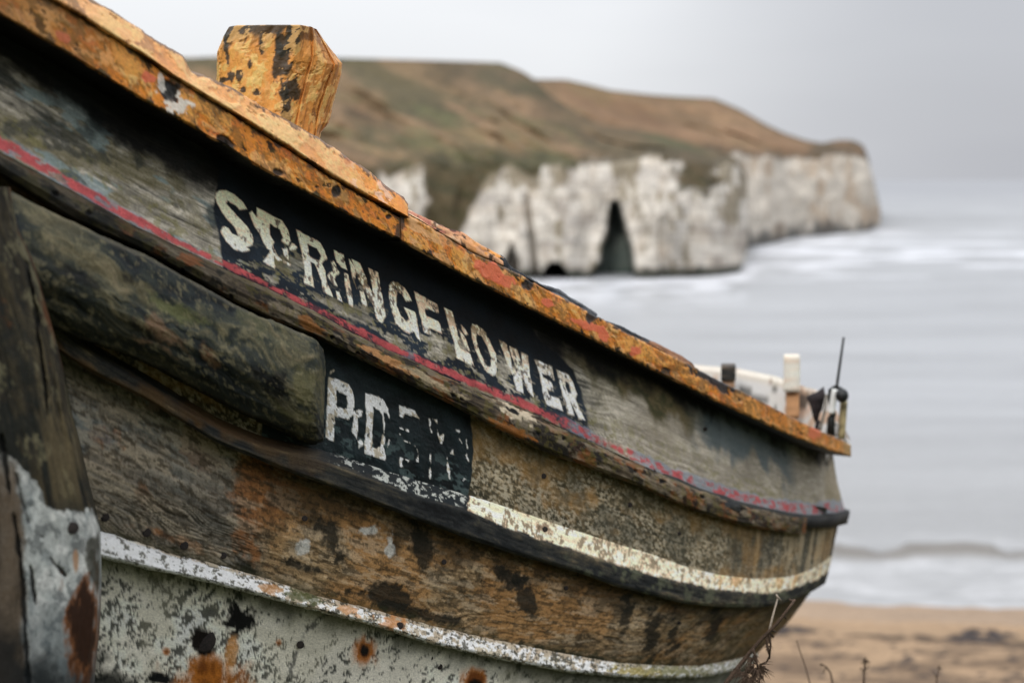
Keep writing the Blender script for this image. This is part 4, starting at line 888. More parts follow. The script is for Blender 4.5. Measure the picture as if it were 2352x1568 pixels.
def paint_h2(X, Y, K):
    ct, bs = h2_ct(X), h2_base(X)
    g = grasscol(X, Y, 1400); g = mixc(g, .4 * np.ones_like(X), (150, 114, 86))
    g = mixc(g, ss(10, 0, Y - h2_sky(X)) * .6, (58, 60, 44)); g = mixc(g, ss(30, 0, ct - Y + (fbm(X * .03, Y * .05, 4, 1404) - .5) * 40) * .7, (62, 58, 44))
    ch = lin((188, 180, 168)) * (.72 + .5 * fbm(X * .03, Y * .05, 5, 1408, .6)[..., None])
    vb = fbm(X * .05, Y * .02, 4, 1410, .55); ch = mixc(ch, ss(.46, .76, vb) * .6, (146, 122, 96))
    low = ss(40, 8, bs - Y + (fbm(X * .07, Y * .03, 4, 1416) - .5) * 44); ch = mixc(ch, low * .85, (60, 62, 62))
    m = ss(-6, 6, Y - ct + (fbm(X * .03, Y * .02, 4, 1418, .6) - .5) * 30)
    m = np.where(K < 1.02, m, m * .15)
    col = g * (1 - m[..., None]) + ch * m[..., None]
    return np.clip(col * (.84 + .14 * m[..., None]), 0, .72)
def ep1(x): return 60 * ss(1690, 1722, x) ** 2
def ep2(x): return 40 * ss(1980, 2024, x) ** 2
headland('far_headland', 'h', 1100, 2022, h2_base, h2_ct, h2_sky, 120, paint_h2, None, 11, 420, edge_push=ep2)
headland('near_headland', 'h', -640, 1716, h1_base, h1_ct, h1_sky, 110, paint_h1, cave1, 3, 900, edge_push=ep1)

# ------------------------------------------------------------------ the boat
boat = new_ob('beached_boat', None, None, label='old wooden fishing boat with flaking orange gunwale and black painted name on its planks', category='boat')
boat.location = (0, 0, 0)

NC = 1250
# planks
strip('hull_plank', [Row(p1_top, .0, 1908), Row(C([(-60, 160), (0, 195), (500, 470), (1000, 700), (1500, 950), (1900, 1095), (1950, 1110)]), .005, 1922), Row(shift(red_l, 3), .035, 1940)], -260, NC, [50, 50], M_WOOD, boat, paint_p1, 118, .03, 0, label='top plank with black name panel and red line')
strip('hull_plank', [Row(shift(str_b, -32), .02, 1926), Row(shift(L2a, 3), .012, 1911)], -60, NC, [90], M_WOOD, boat, paint_p2, 118, .03, 1, label='second plank with black number panel')
strip('hull_plank', [Row(shift(L2b, -14), -.005, 1880), Row(C([(0, 980), (228, 1080), (600, 1220), (1139, 1372), (1500, 1450), (1700, 1440), (1830, 1420)]), -.02, 1815), Row(shift(L3a, 3), -.055, 1742)], -60, NC, [42, 42], M_WOOD, boat, paint_p3, 118, .03, 2, label='bare brown third plank')
strip('hull_plank', [Row(shift(L3b, -8), -.075, 1725), Row(C([(0, 1560), (228, 1640), (640, 1720), (1100, 1790), (1600, 1800)]), -.14, 1600), Row(C([(0, 1860), (800, 1960), (1500, 1960)]), -.34, 1480)], -60, 700, [60, 30], M_WOOD, boat, paint_p4, 110, .03, 3, label='white painted lower plank with rust spots')
# laps
strip('lap_edge', [Row(L2a, .014, 1911), Row(L2m, .055, 1903), Row(shift(L2m, 6), .062, 1902), Row(shift(L2b, -8), .060, 1898), Row(L2b, .045, 1896), Row(shift(L2b, -3), .0, 1890)], -60, NC, [14, 2, 12, 3, 3], M_WOOD, boat, paint_L2, 118, .02, 4)
strip('lap_edge', [Row(L3a, -.05, 1742), Row(shift(L3a, 10), -.028, 1741), Row(shift(L3b, -6), -.012, 1736), Row(L3b, -.018, 1733), Row(shift(L3b, 3), -.07, 1730)], -60, NC, [4, 12, 3, 3], M_PAINT, boat, paint_L3, 118, .02, 5, label='white painted lap edge')
# rubbing strake: rounded, ends short of the boat's end
def st_rows(end):
    r = []
    for f, dl in ((0, .030), (.06, .06), (.22, .083), (.55, .09), (.85, .083), (.97, .06), (1.0, .02)):
        cc = Curve([(0, 0), (1, 0)], 0); cc.g = red_l.g; cc.y = red_l.y * (1 - f) + str_b.y * f + 1
        r.append(Row(cc, dl, 1950, 0, end + (f - .5) * -4))
    return r
strip('rubbing_strake', st_rows(1852), -260, NC, [3, 5, 10, 9, 4, 3], M_WOOD, boat, paint_strake, None, .02, 6)
# thin dark band carried round the end below the coachline
strip('rubbing_band', [Row(shift(red_l, 1), .03, 1940), Row(shift(red_l, 5), .042, 1949), Row(shift(red_l, 14), .052, 1953), Row(shift(red_l, 24), .042, 1947), Row(shift(red_l, 29), .02, 1933)], 1700, 120, [3, 4, 4, 3], M_WOOD, boat, paint_dark(990, [(18, 20, 22), (34, 36, 38), (52, 52, 50), (80, 76, 68)]), 125, .02, 7)
# gunwale boards
GX = 2050
gA = [Row(shift(fasA_t, 0), .095, GX), Row(shift(fasA_t, 3), .107, GX), Row(shift(fasA_b, -3), .107, GX), Row(shift(fasA_b, 1), .095, GX)]
gB = [Row(shift(fasB_t, 0), .095, GX), Row(shift(fasB_t, 4), .104, GX), Row(shift(fasB_b, -4), .104, GX), Row(shift(fasB_b, 1), .095, GX)]
def seg_rows(rows, end): return [Row(r.c, r.d, r.xl, 0, end) for r in rows]
strip('gunwale_board', seg_rows(gA, 919), -260, 560, [2, 32, 2], M_PAINT, boat, paint_fas, None, .17, 8, under=(14, 13, 12), label='near gunwale board thick with orange paint')
strip('gunwale_board', seg_rows(gB, 1955), 921, 520, [2, 32, 2], M_PAINT, boat, paint_fas, None, .17, 9, under=(14, 13, 12), label='far gunwale board with brick red paint patches')
# cap rail
cap = [Row(cap_t, .072, GX), Row(shift(cap_t, 5), .090, GX), Row(shift(cap_b, -5), .120, GX), Row(cap_b, .112, GX)]
strip('cap_rail', seg_rows(cap, 938), -260, 620, [3, 26, 2], M_PAINT, boat, paint_cap, None, .16, 10)
# splintered planks on top of the gunwale
led_t = C([(930, 478), (945, 483), (990, 503), (1059, 535), (1100, 560), (1143, 584), (1162, 598)], 4)
strip('deck_edge_plank', seg_rows([Row(led_t, .06, GX), Row(shift(led_t, ([930, 1000, 1160], [6, 12, 10])), .094, GX), Row(shift(fasB_t, -1), .099, GX)], 1156), 934, 200, [5, 3], M_WOOD, boat, paint_ledge, None, .12, 11, label='cracked pale plank edge beside the cap rail')
blk = [(12, 13, 15), (26, 28, 31), (48, 50, 54), (90, 92, 94)]
def dark_piece(x0, x1, pts, up, pal, gain=GW, lab=None, dd=.082, n=120):
    c_ = C(pts, 3); kw = dict(label=lab) if lab else {}
    strip('deck_edge_plank', seg_rows([Row(c_, dd - .03, GX), Row(shift(c_, up * .4), dd, GX), Row(shift(fasB_t, 0), dd + .012, GX)], x1), x0, n, [4, 4], M_WOOD, boat, paint_dark(1000 + x0, pal, gain), None, .10, 12, **kw)
dark_piece(1150, 1192, [(1150, 587), (1163, 594), (1172, 610), (1180, 616), (1192, 628)], 8, blk)
dark_piece(1178, 1262, [(1178, 614), (1210, 634), (1235, 648), (1262, 664)], 5, blk)
dark_piece(1232, 1372, [(1232, 650), (1260, 656), (1283, 663), (1310, 682), (1339, 699), (1356, 710), (1369, 719), (1374, 724)], 7, [(16, 17, 19), (40, 42, 46), (84, 86, 90), (140, 140, 140)])
dark_piece(1385, 1520, [(1385, 736), (1399, 739), (1430, 751), (1459, 765), (1519, 795), (1530, 800)], 6, blk)
dark_piece(1440, 1597, [(1440, 766), (1470, 772), (1519, 794), (1560, 814), (1586, 830), (1594, 840), (1597, 846)], 9, [(34, 24, 20), (84, 58, 42), (126, 88, 62), (170, 132, 104)], GW * .8)

# stem timber at the near end
st_edge = [(330, -30), (400, 10), (440, 24), (527, 40), (599, 76), (683, 100), (767, 124), (847, 144), (903, 154), (943, 160), (1013, 180), (1101, 200), (1181, 220), (1221, 228), (1341, 230), (1461, 224), (1521, 216), (1700, 205), (2100, 190)]
def build_stem():
    ys = np.concatenate([np.linspace(430, 1640, 420), np.linspace(1645, 2150, 30)])
    ex = np.interp(ys, [p[0] for p in st_edge], [p[1] for p in st_edge])
    k = np.exp(-.5 * (np.arange(-12, 13) / 5.) ** 2); k /= k.sum(); ex = np.convolve(np.pad(ex, 12, 'edge'), k, 'valid')
    prof = [(-420, .02), (-410, .22), (-200, .235), (-70, .232), (-14, .222), (-3, .205), (0, .18), (4, -.05)]   # (offset from the edge, towards the viewer)
    sub = [2, 20, 50, 30, 5, 3, 4]
    Xs, Ds = [], []
    for i in range(len(prof) - 1):
        for j in range(sub[i]):
            f = j / sub[i]; Xs.append(ex + prof[i][0] * (1 - f) + prof[i + 1][0] * f); Ds.append(np.full_like(ex, prof[i][1] * (1 - f) + prof[i + 1][1] * f))
    Xs.append(ex + prof[-1][0]); Ds.append(np.full_like(ex, prof[-1][1]))
    X = np.array(Xs); Dl = np.array(Ds); Y = np.broadcast_to(ys, X.shape).copy()
    P = un(X, Y, Dp(X) - Dl)
    U = np.vstack([np.zeros((1, X.shape[1])), np.cumsum(np.linalg.norm(np.diff(P, axis=0), axis=2), axis=0)])
    v = np.concatenate([[0], np.cumsum(np.linalg.norm(np.diff(P[60], axis=0), axis=1))]); V = np.broadcast_to(v, X.shape).copy()
    col, rgh, h = paint_stem(X, Y, U, V)
    vd = (CAM - P); vd /= np.linalg.norm(vd, axis=2, keepdims=True); P = P + vd * h[..., None]
    grid_mesh('stem_post', P, M_WOOD, boat, col, rgh, True, (V, U))
build_stem()

# thick fender board
def build_fender():
    top = C([(-60, 405), (24, 441), (160, 506), (348, 590), (520, 689), (600, 727), (700, 768), (726, 780), (740, 796)], 6)
    bot = C([(-60, 680), (132, 762), (200, 785), (280, 812), (360, 848), (460, 900), (560, 948), (640, 984), (700, 1012), (728, 1020), (740, 1012)], 8)
    def mid(f): cc = Curve([(0, 0), (1, 0)], 0); cc.g = top.g; cc.y = top.y * (1 - f) + bot.y * f; return cc
    def e(x): return ss(743, 724, x) ** .5
    rows = []
    for f, dl in ((0, .04), (.006, .125), (.025, .142), (.25, .158), (.50, .168), (.62, .166), (.84, .140), (.97, .105), (1.0, .03)):
        rows.append(Row(mid(f), (lambda q: (lambda x: q * (.72 + .28 * e(x)) - .02 * (1 - e(x))))(dl), 1950, 0, 742 + (1 - abs(f - .4)) * 2))
    strip('fender_board', rows, -60, 420, [2, 4, 14, 14, 14, 20, 9, 4], M_WOOD, boat, paint_fender, None, .02, 13)
build_fender()

# mooring post on the gunwale
def build_post(name, parent, corners_top, corners_bot, painter, mat, **props):
    pass
def post_mesh():
    # rings from bottom to top; each ring: traced outline points (front left -> right side -> back), own distances
    lv = [0, .12, .45, .75, .93, 1.0]
    def ring(t):
        # picture-space traced corners at bottom (t=0) and top (t=1)
        L_ = np.interp(t, [0, .55, .8, .93, 1], [494, 498, 500, 512, 524]);
        FR = np.interp(t, [0, .3, .75, 1], [640, 656, 684, 698])          # front/side arris
        G1 = np.interp(t, [0, .3, .75, 1], [668, 684, 716, 714])          # groove in the side
        G2 = np.interp(t, [0, .3, .7, 1], [716, 728, 766, 724])
        R_ = np.interp(t, [0, .12, .2, .62, .72, .80, 1], [730, 736, 752, 782, 786, 770, 728])
        yb, yt = 330, 55
        y = yb + (yt - yb) * t
        return [(L_ + 12, y - 3, 3.06), (L_, y, 2.99), (L_ + 4, y, 2.94), (L_ + 18, y + 2, 2.925), (L_ * .5 + FR * .5, y + 3, 2.915), (FR - 8, y + 4, 2.915), (FR + 2, y + 3, 2.925), (G1 - 3, y + 2, 2.945), (G1, y + 2, 2.953), (G1 + 4, y + 2, 2.948), (G2 - 3, y, 2.98), (G2, y, 2.99), (G2 + 3, y, 2.985), (R_ - 2, y - 1, 3.02), (R_, y - 1, 3.035), (R_ - 12, y - 4, 3.08), (L_ * .5 + R_ * .5, y - 5, 3.11)]
    T = np.linspace(0, 1, 200)
    keys = [ring(t) for t in T]
    npt = len(keys[0]); km = np.array(keys[100] + [keys[100][0]]); sl = np.hypot(np.diff(km[:, 0]), np.diff(km[:, 2]) * 1000); cl = np.concatenate([[0], np.cumsum(sl)])
    qs = np.interp(np.linspace(0, cl[-1], 340, endpoint=False), cl, np.arange(npt + 1))
    X, Y, D = [], [], []
    for kx in keys:
        a_ = np.array(kx + [kx[0]]); s = np.arange(npt + 1); q = qs
        X.append(np.interp(q, s, a_[:, 0])); Y.append(np.interp(q, s, a_[:, 1])); D.append(np.interp(q, s, a_[:, 2]))
    X, Y, D = np.array(X), np.array(Y), np.array(D)
    P = un(X, Y, D)
    P[:, :, 2] = P[:, int(np.argmin(abs(qs - 5))):int(np.argmin(abs(qs - 5))) + 1, 2]      # every ring level
    ctr = P[-1].mean(0)
    extra = []
    for f, dz in ((.06, .002), (.2, .003), (.5, .004), (.98, .004)):
        r = P[-1] * (1 - f) + ctr * f; r = r.copy(); r[:, 2] = P[-1][:, 2] + dz; extra.append(r)
    P = np.concatenate([P, np.array(extra)], 0); X = np.vstack([X] + [X[-1:]] * 4); Y = np.vstack([Y] + [Y[-1:]] * 4)
    V = np.broadcast_to(np.concatenate([np.linspace(0, .245, len(T)), np.linspace(.247, .30, 4)])[:, None], X.shape)
    U = np.vstack([np.concatenate([[0], np.cumsum(np.linalg.norm(np.diff(P[100], axis=0), axis=1))])] * len(P))
    col, h, chip = orange(X, Y, V, U, .35, 1500)
    col = mixc(col, .6 * np.ones_like(X), lin((196, 140, 72)) * (.8 + .4 * fbm(U * 12, V * 12, 4, 1503)[..., None]))
    top = ss(40, 6, Y - 58 + (fbma(U * 60, V * 14, 4, 1505, .6) - .5) * 66); col = mixc(col, top * .93, (34, 32, 24))
    front = ss(690, 660, X)
    for b in ((648, 150, 20, 42, 0), (664, 205, 27, 24, 0), (655, 240, 14, 36, 0), (602, 100, 6, 26, 0), (575, 148, 6, 12, 10), (550, 172, 8, 12, 0), (528, 170, 14, 12, 0), (648, 95, 14, 30, 0), (676, 90, 16, 30, 0), (560, 205, 6, 8, 0), (590, 212, 10, 6, 10), (522, 120, 5, 44, -4), (700, 75, 16, 14, 0), (742, 130, 6, 12, 0), (720, 258, 5, 14, 0), (516, 178, 12, 9, 0)):
        m = ss(-.15, .2, blob(X, Y, *b) + (fbm(U * 60, V * 40, 4, 1507, .65) - .5) * 1.3); col = mixc(col, m * .94, (36, 34, 26))
    side = ss(684, 700, X)  # grooved side face, toned browner with its shade painted in
    st = fbma(U * 150, V * 9, 4, 1509, .6); col = mixc(col, ss(.60, .72, fbma(U * 60, V * 7, 5, 1510, .6)) * ss(150, 60, Y) * .8, (52, 44, 30)); col = mixc(col, side * ss(.52, .62, st) * .7, (98, 64, 30)); col = mixc(col, side * .35, (176, 112, 52))
    col = mixc(col, ss(.60, .64, fbm(U * 60, V * 50, 4, 1511, .6)) * .5, (226, 178, 110))
    hh = h * .8 + (fbm(U * 60, V * 60, 3, 1513) - .5) * .0012
    cen = P.mean(1, keepdims=True); nn = P - cen; nn[..., 2] = 0; nn /= np.linalg.norm(nn, axis=2, keepdims=True) + 1e-9
    wob = (fbma(U * 30, V * 6, 3, 1515) - .5) * .004
    P = P + nn * (hh + wob)[..., None] * ss(len(P) - 1, len(P) - 6, np.arange(len(P)))[:, None, None]
    # rows -> around; need closed around: transpose so that the closed direction is the first axis
    return P.transpose(1, 0, 2), col.transpose(1, 0, 2), U.T, V.T
P_, c__, U_, V_ = post_mesh()
grid_mesh('mooring_post', P_, M_PAINT, boat, np.clip(c__ * GW * .78, 0, .8), np.full(P_.shape[:2], .5), True, (V_, U_))

# far side of the boat: bulwark white inside, seen over the gunwale near the far end
def far_side():
    xs = np.array([1946, 1930, 1900, 1870, 1853, 1781, 1692, 1597, 1400, 1000, 400, -100]); ys = np.array([1004, 960, 905, 893, 889, 863, 845, 837, 815, 770, 640, 500]); ds = np.array([4.98, 5.02, 5.1, 5.15, 5.18, 5.25, 5.3, 5.35, 5.4, 5.2, 4.4, 3.6])
    t = np.linspace(0, len(xs) - 1, 260); i = np.arange(len(xs))
    top = un(np.interp(t, i, xs), np.interp(t, i, ys), np.interp(t, i, ds))
    rows, Xc = [], []
    for f in np.linspace(0, 1, 30):
        r = top.copy(); r[:, 2] -= np.interp(t, [0, 1, 3, 5, 8], [.03, .10, .35, .7, .75]) * f; r[:, 1] -= .04 * f; rows.append(r)
    out_ = [r + np.array([.02, .06, 0]) for r in rows[::-10]]
    P = np.array(rows + out_)
    u = np.concatenate([[0], np.cumsum(np.linalg.norm(np.diff(top, axis=0), axis=1))]); U = np.broadcast_to(u, P.shape[:2]); V = np.broadcast_to(np.linspace(0, .9, len(P))[:, None], P.shape[:2])
    col = lin((206, 204, 202)) * (.85 + .3 * fbm(U * 4, V * 8, 4, 1600)[..., None])
    col = mixc(col, ss(.58, .68, fbm(U * 8, V * 5, 4, 1602)) * .7, (176, 138, 104)); col = mixc(col, ss(.62, .68, fbm(U * 14, V * 18, 4, 1604)) * .8, (60, 62, 62))
    col = mixc(col, ss(.02, .0, V - .03) * .5, (190, 170, 150))
    grid_mesh('inner_bulwark', P, M_PAINT, boat, np.clip(col * 1.5, 0, .85), np.full(P.shape[:2], .6), True, (U, V), label='white painted inside of the far bulwark')
far_side()

def box_from(x0, x1, y0, y1, d, th, bev=1.5, lean=0, nx=6, ny=10):
    """upright block whose near face is seen between those edges; returns closed grid"""
    X = [x0 + bev, x1 - bev, x1, x1, x1 - bev, x0 + bev, x0, x0]; Dd = [0, 0, .006, th - .006, th, th, th - .006, .006]
    rows = []
    for t in np.linspace(0, 1, ny):
        y = y1 + (y0 - y1) * t
        rows.append(un(np.array(X) + lean * t, np.full(8, y), np.full(8, d)) + np.array(Dd)[:, None] * np.array([0.15, 1.0, 0]))
    top = rows[-1].mean(0); r = rows[-1] * .9 + top * .1; r[:, 2] += .004; rows.append(r)
    return np.array(rows).transpose(1, 0, 2)
def block(name, parent, rgb, *a_, rough=.6, dirt=(120, 100, 80), dk=.3, **props):
    kw = {k: props.pop(k) for k in list(props) if k in ('lean', 'bev')}
    P = box_from(*a_, **kw)
    U = np.broadcast_to(np.arange(8)[:, None] * .03, P.shape[:2]); V = np.broadcast_to(np.linspace(0, .2, P.shape[1])[None], P.shape[:2])
    col = lin(rgb) * (.85 + .3 * fbm(U * 30, V * 30, 3, 1700)[..., None]); col = mixc(col, ss(.55, .7, fbm(U * 60, V * 40, 3, 1702)) * dk, dirt)
    return grid_mesh(name, P, M_PAINT, parent, np.clip(col * 1.5, 0, .85), np.full(P.shape[:2], rough), True, (U, V), **props)
block('timber_head', boat, (196, 192, 182), 1801, 1838, 820, 900, 5.10, .06, dirt=(180, 130, 84), label='white post head on the far bulwark')
block('timber_head', boat, (170, 128, 92), 1806, 1836, 896, 960, 5.12, .05, dirt=(90, 60, 40), label='brown lower part of the far post')
block('bulwark_cleat', boat, (26, 28, 28), 1656, 1690, 843, 874, 5.14, .08)
block('bulwark_cleat', boat, (150, 120, 96), 1657, 1688, 873, 890, 5.15, .05, label='brown foot of the dark cleat')
block('end_post', boat, (140, 128, 96), 1927, 1941, 925, 1008, 4.86, .07, dirt=(70, 66, 40), dk=.8, lean=6)
# inside floor, seen only from higher up
fl = [un(np.array([x]), np.array([y]), np.array([d]))[0] for x, y, d in ((1930, 1080, 4.95), (1000, 560, 3.6), (-100, 100, 2.7), (-100, 640, 3.5), (1000, 830, 5.15), (1700, 900, 5.25))]
me = bpy.data.meshes.new('deck'); z0 = CAMZ - 1.15
me.from_pydata([(p[0], p[1], z0 + (p[0] < 0) * .5) for p in fl], [], [(0, 1, 2, 3, 4, 5)]); me.materials.append(plain_mat('dark_wet_boards', (52, 46, 38), .7))
new_ob('deck', me, boat)

# nails and bolts standing in the planking
def nail_mesh(r):
    me = bpy.data.meshes.new('nail'); n = 12; vs = []; fs = []
    for rr, hh in ((1, -.3), (1, .15), (.75, .35), (.3, .42)):
        for i in range(n): vs.append((rr * r * math.cos(i * 2 * math.pi / n), rr * r * math.sin(i * 2 * math.pi / n), hh * r))
    for k in range(3):
        for i in range(n): fs.append((k * n + i, k * n + (i + 1) % n, (k + 1) * n + (i + 1) % n, (k + 1) * n + i))
    fs.append(tuple(range(3 * n, 4 * n))); me.from_pydata(vs, [], fs); me.polygons.foreach_set('use_smooth', [True] * len(fs)); return me
M_IRON = plain_mat('rusted_iron', (30, 23, 20), .85, 0, .6, 260)
NM = nail_mesh(1.0); NM.materials.append(M_IRON)
def nail(x, y, d, r, name='nail', parent=boat, **kw):
    p = un(np.array([x]), np.array([y]), np.array([d]))[0]; o = new_ob(name, NM, parent, **kw); o.location = p; o.scale = (r, r, r * .45)
    o.rotation_euler = (Vector(CAM) - Vector(p) + Vector((0.4, 0, 0))).to_track_quat('Z', 'Y').to_euler()
for x, y, r in ((241, 1187, .0085), (337, 1222, .0085), (423, 1252, .0085), (513, 1275, .007), (451, 1203, .004)):
    nail(x, y, float(Dp(x)) + .045, r)
nail(167, 1212, float(Dp(167)) - .235, .010)
nail(468, 1470, float(Dp(468)) + .105, .024, 'bolt', label='large rust-bled bolt in the white lower plank')
nail(772, 438, float(Dp(772)) - .10, .009); nail(836, 1495, float(Dp(836)) + .105, .008); nail(1090, 1570, float(Dp(1090)) + .12, .012)

for x, y, xl, dl, r in ((1249, 1093, 1920, .018, .007), (1447, 1159, 1920, .018, .007), (1560, 1225, 1920, .018, .006), (1345, 1010, 1935, .03, .005), (1502, 1082, 1938, .032, .006), (1620, 985, 1925, .01, .006),
                        (1020, 1290, 1870, -.008, .006), (1300, 1350, 1870, -.008, .006), (1560, 1430, 1850, -.01, .006), (700, 1190, 1870, -.006, .006), (918, 1436, 1740, -.018, .008), (1252, 1215, 1905, .05, .007), (690, 1480, 1725, -.09, .008), (1010, 1530, 1725, -.09, .007), (990, 1510, 1725, -.09, .005)):
    nail(x, y, float(depth_at(np.array([float(x)]), None, xl, dl + .004)[0]), r)

# ------------------------------------------------------------------ gear at the far end (things of their own)
def tube(name, pts, rad, mat, parent=None, n=8, **props):
    pts = [np.array(p, float) for p in pts]; vs = []; fs = []
    for i, p in enumerate(pts):
        t = pts[min(i + 1, len(pts) - 1)] - pts[max(i - 1, 0)]; t /= np.linalg.norm(t) + 1e-12
        a_ = np.cross(t, [0.3, 1, .2]); a_ /= np.linalg.norm(a_); b_ = np.cross(t, a_)
        r = rad if np.isscalar(rad) else rad[i]
        for k in range(n):
            w = 2 * math.pi * k / n; vs.append(tuple(p + r * (math.cos(w) * a_ + math.sin(w) * b_)))
    for i in range(len(pts) - 1):
        for k in range(n): fs.append((i * n + k, i * n + (k + 1) % n, (i + 1) * n + (k + 1) % n, (i + 1) * n + k))
    fs.append(tuple(range(n))[::-1]); fs.append(tuple((len(pts) - 1) * n + k for k in range(n)))
    me = bpy.data.meshes.new(name); me.from_pydata(vs, [], fs); me.polygons.foreach_set('use_smooth', [True] * len(fs)); me.materials.append(mat)
    return new_ob(name, me, parent, **props)
def U1(x, y, d): return un(np.array([x]), np.array([y]), np.array([d]))[0]
M_BLK = plain_mat('black_rubber', (22, 26, 28), .5, 0, .3, 40)
M_CLOTH = plain_mat('dark_brown_cloth', (40, 34, 36), .9, 0, .4, 60)
M_WHITE = plain_mat('chalky_white_paint', (225, 228, 226), .6, 0, .12, 40)
tube('upright_rod', [U1(1921, 905, 4.84), U1(1923, 880, 4.84), U1(1930, 830, 4.84), U1(1938, 774, 4.84)], [.0055, .005, .0045, .004], M_BLK, label='thin black rod standing upright at the far end of the boat', category='rod')
def lathe_ball(name, c_, r, mat, sq=1.0, parent=None, **props):
    vs, fs, n, m = [], [], 20, 12
    for i in range(m + 1):
        ph = math.pi * i / m
        for k in range(n):
            w = 2 * math.pi * k / n; vs.append((c_[0] + r * math.sin(ph) * math.cos(w), c_[1] + r * math.sin(ph) * math.sin(w), c_[2] + r * sq * math.cos(ph)))
    for i in range(m):
        for k in range(n): fs.append((i * n + k, (i + 1) * n + k, (i + 1) * n + (k + 1) % n, i * n + (k + 1) % n))
    me = bpy.data.meshes.new(name); me.from_pydata(vs, [], fs); me.polygons.foreach_set('use_smooth', [True] * len(fs)); me.materials.append(mat); return new_ob(name, me, parent, **props)
lamp = new_ob('float_on_bracket', None, None, label='round black float on a curved bracket at the foot of the thin rod', category='float'); 
lathe_ball('float_ball', U1(1934, 908, 4.82), .022, M_BLK, 1.1, lamp)
tube('bracket', [U1(1908, 1000, 4.86), U1(1909, 960, 4.86), U1(1914, 950, 4.86), U1(1905, 915, 4.86), U1(1906, 896, 4.86), U1(1918, 888, 4.85), U1(1932, 893, 4.84), U1(1938, 903, 4.84)], [.014, .013, .010, .006, .006, .007, .007, .006], M_BLK, lamp)
# white stave
P_ = box_from(1903, 1917, 897, 950, 4.83, .03, 2, 8)
grid_mesh('white_stave', P_, M_WHITE, None, None, None, True, None, label='short white stave standing beside the black float', category='stave')
tube('grey_line', [U1(1899, 905, 4.85), U1(1893, 950, 4.85), U1(1884, 985, 4.86), U1(1878, 1000, 4.87)], .0045, plain_mat('grey_rope', (120, 116, 108), .9), label='slack grey line hanging between the dark cloth and the stave', category='rope')
def cloth():
    o_ = [(1851, 911), (1862, 905), (1878, 898), (1892, 887), (1896, 905), (1893, 922), (1889, 940), (1883, 950), (1880, 965), (1874, 974), (1868, 960), (1863, 940), (1858, 924)]
    n = len(o_); c_ = (1876, 925); vs, fs = [], []
    for layer, (s, dd) in enumerate(((.96, .035), (1.0, .0), (.75, -.014), (.35, -.02))):
        for i, (x, y) in enumerate(o_):
            vs.append(tuple(U1(c_[0] + (x - c_[0]) * s, c_[1] + (y - c_[1]) * s, 4.88 + dd + .008 * math.sin(i * 2.1 + layer))))
    for l in range(3):
        for i in range(n): fs.append((l * n + i, l * n + (i + 1) % n, (l + 1) * n + (i + 1) % n, (l + 1) * n + i))
    fs.append(tuple(range(n))[::-1]); fs.append(tuple(3 * n + i for i in range(n)))
    me = bpy.data.meshes.new('dark_cloth'); me.from_pydata(vs, [], fs); me.polygons.foreach_set('use_smooth', [True] * len(fs)); me.materials.append(M_CLOTH)
    new_ob('dark_cloth', me, None, label='ragged dark brown cloth bundled on the gunwale in front of the white bulwark', category='cloth')
cloth()
tube('cloth_tail', [U1(1880, 965, 4.875), U1(1876, 980, 4.872), U1(1876, 996, 4.87)], [.008, .007, .009], M_CLOTH, bpy.data.objects['dark_cloth'])

# ------------------------------------------------------------------ dead weeds before the hull and on the bank
M_TWIG = plain_mat('dry_brown_stalk', (74, 58, 46), .9, 0, .4, 200)
M_PALE = plain_mat('dry_pale_stalk', (150, 138, 124), .9, 0, .3, 200)
rnd = random.Random(3)
def weed(label, main, d, rad, branches, tufts, mat, gd=None, **kw):
    w = new_ob('dead_weed', None, None, label=label, category='plant', **kw)
    pts = [U1(x, y, d + .02 * math.sin(i)) for i, (x, y) in enumerate(main)]
    root = pts[0].copy(); root[2] = 12 - 1.86; root[0] -= .04
    tube('stem', [root] + pts, [rad * 1.3] + [rad * (1 - .6 * i / len(pts)) for i in range(len(pts))], mat, w, 6)
    for b, m_ in branches:
        tube('branch', [U1(x, y, d + .015 * i) for i, (x, y) in enumerate(b)], [rad * .55 * (1 - .5 * i / len(b)) for i in range(len(b))], m_, w, 5)
    for (cx, cy, sz, cnt) in tufts:       # shrivelled seed head: many short curled hairs
        vs, fs = [], []
        c_ = U1(cx, cy, d)
        for i in range(cnt):
            dr = np.array([rnd.gauss(0, 1), rnd.gauss(0, .6), rnd.gauss(-.5, 1)]); dr /= np.linalg.norm(dr); l = sz * rnd.uniform(.5, 1)
            s = np.array([dr[2], .2, -dr[0]]) * sz * .035; st = c_ + dr * sz * .15
            m_ = c_ + dr * l * .6 + np.array([0, 0, -.1 * l]); en = c_ + dr * l + np.array([rnd.uniform(-.3, .3) * l, 0, -.35 * l])
            k = len(vs); vs += [tuple(st - s), tuple(st + s), tuple(m_ + s * .8), tuple(m_ - s * .8), tuple(en)]
            fs += [(k, k + 1, k + 2, k + 3), (k + 3, k + 2, k + 4)]
        me = bpy.data.meshes.new('seed_head'); me.from_pydata(vs, [], fs); me.materials.append(mat); new_ob('seed_head', me, w)
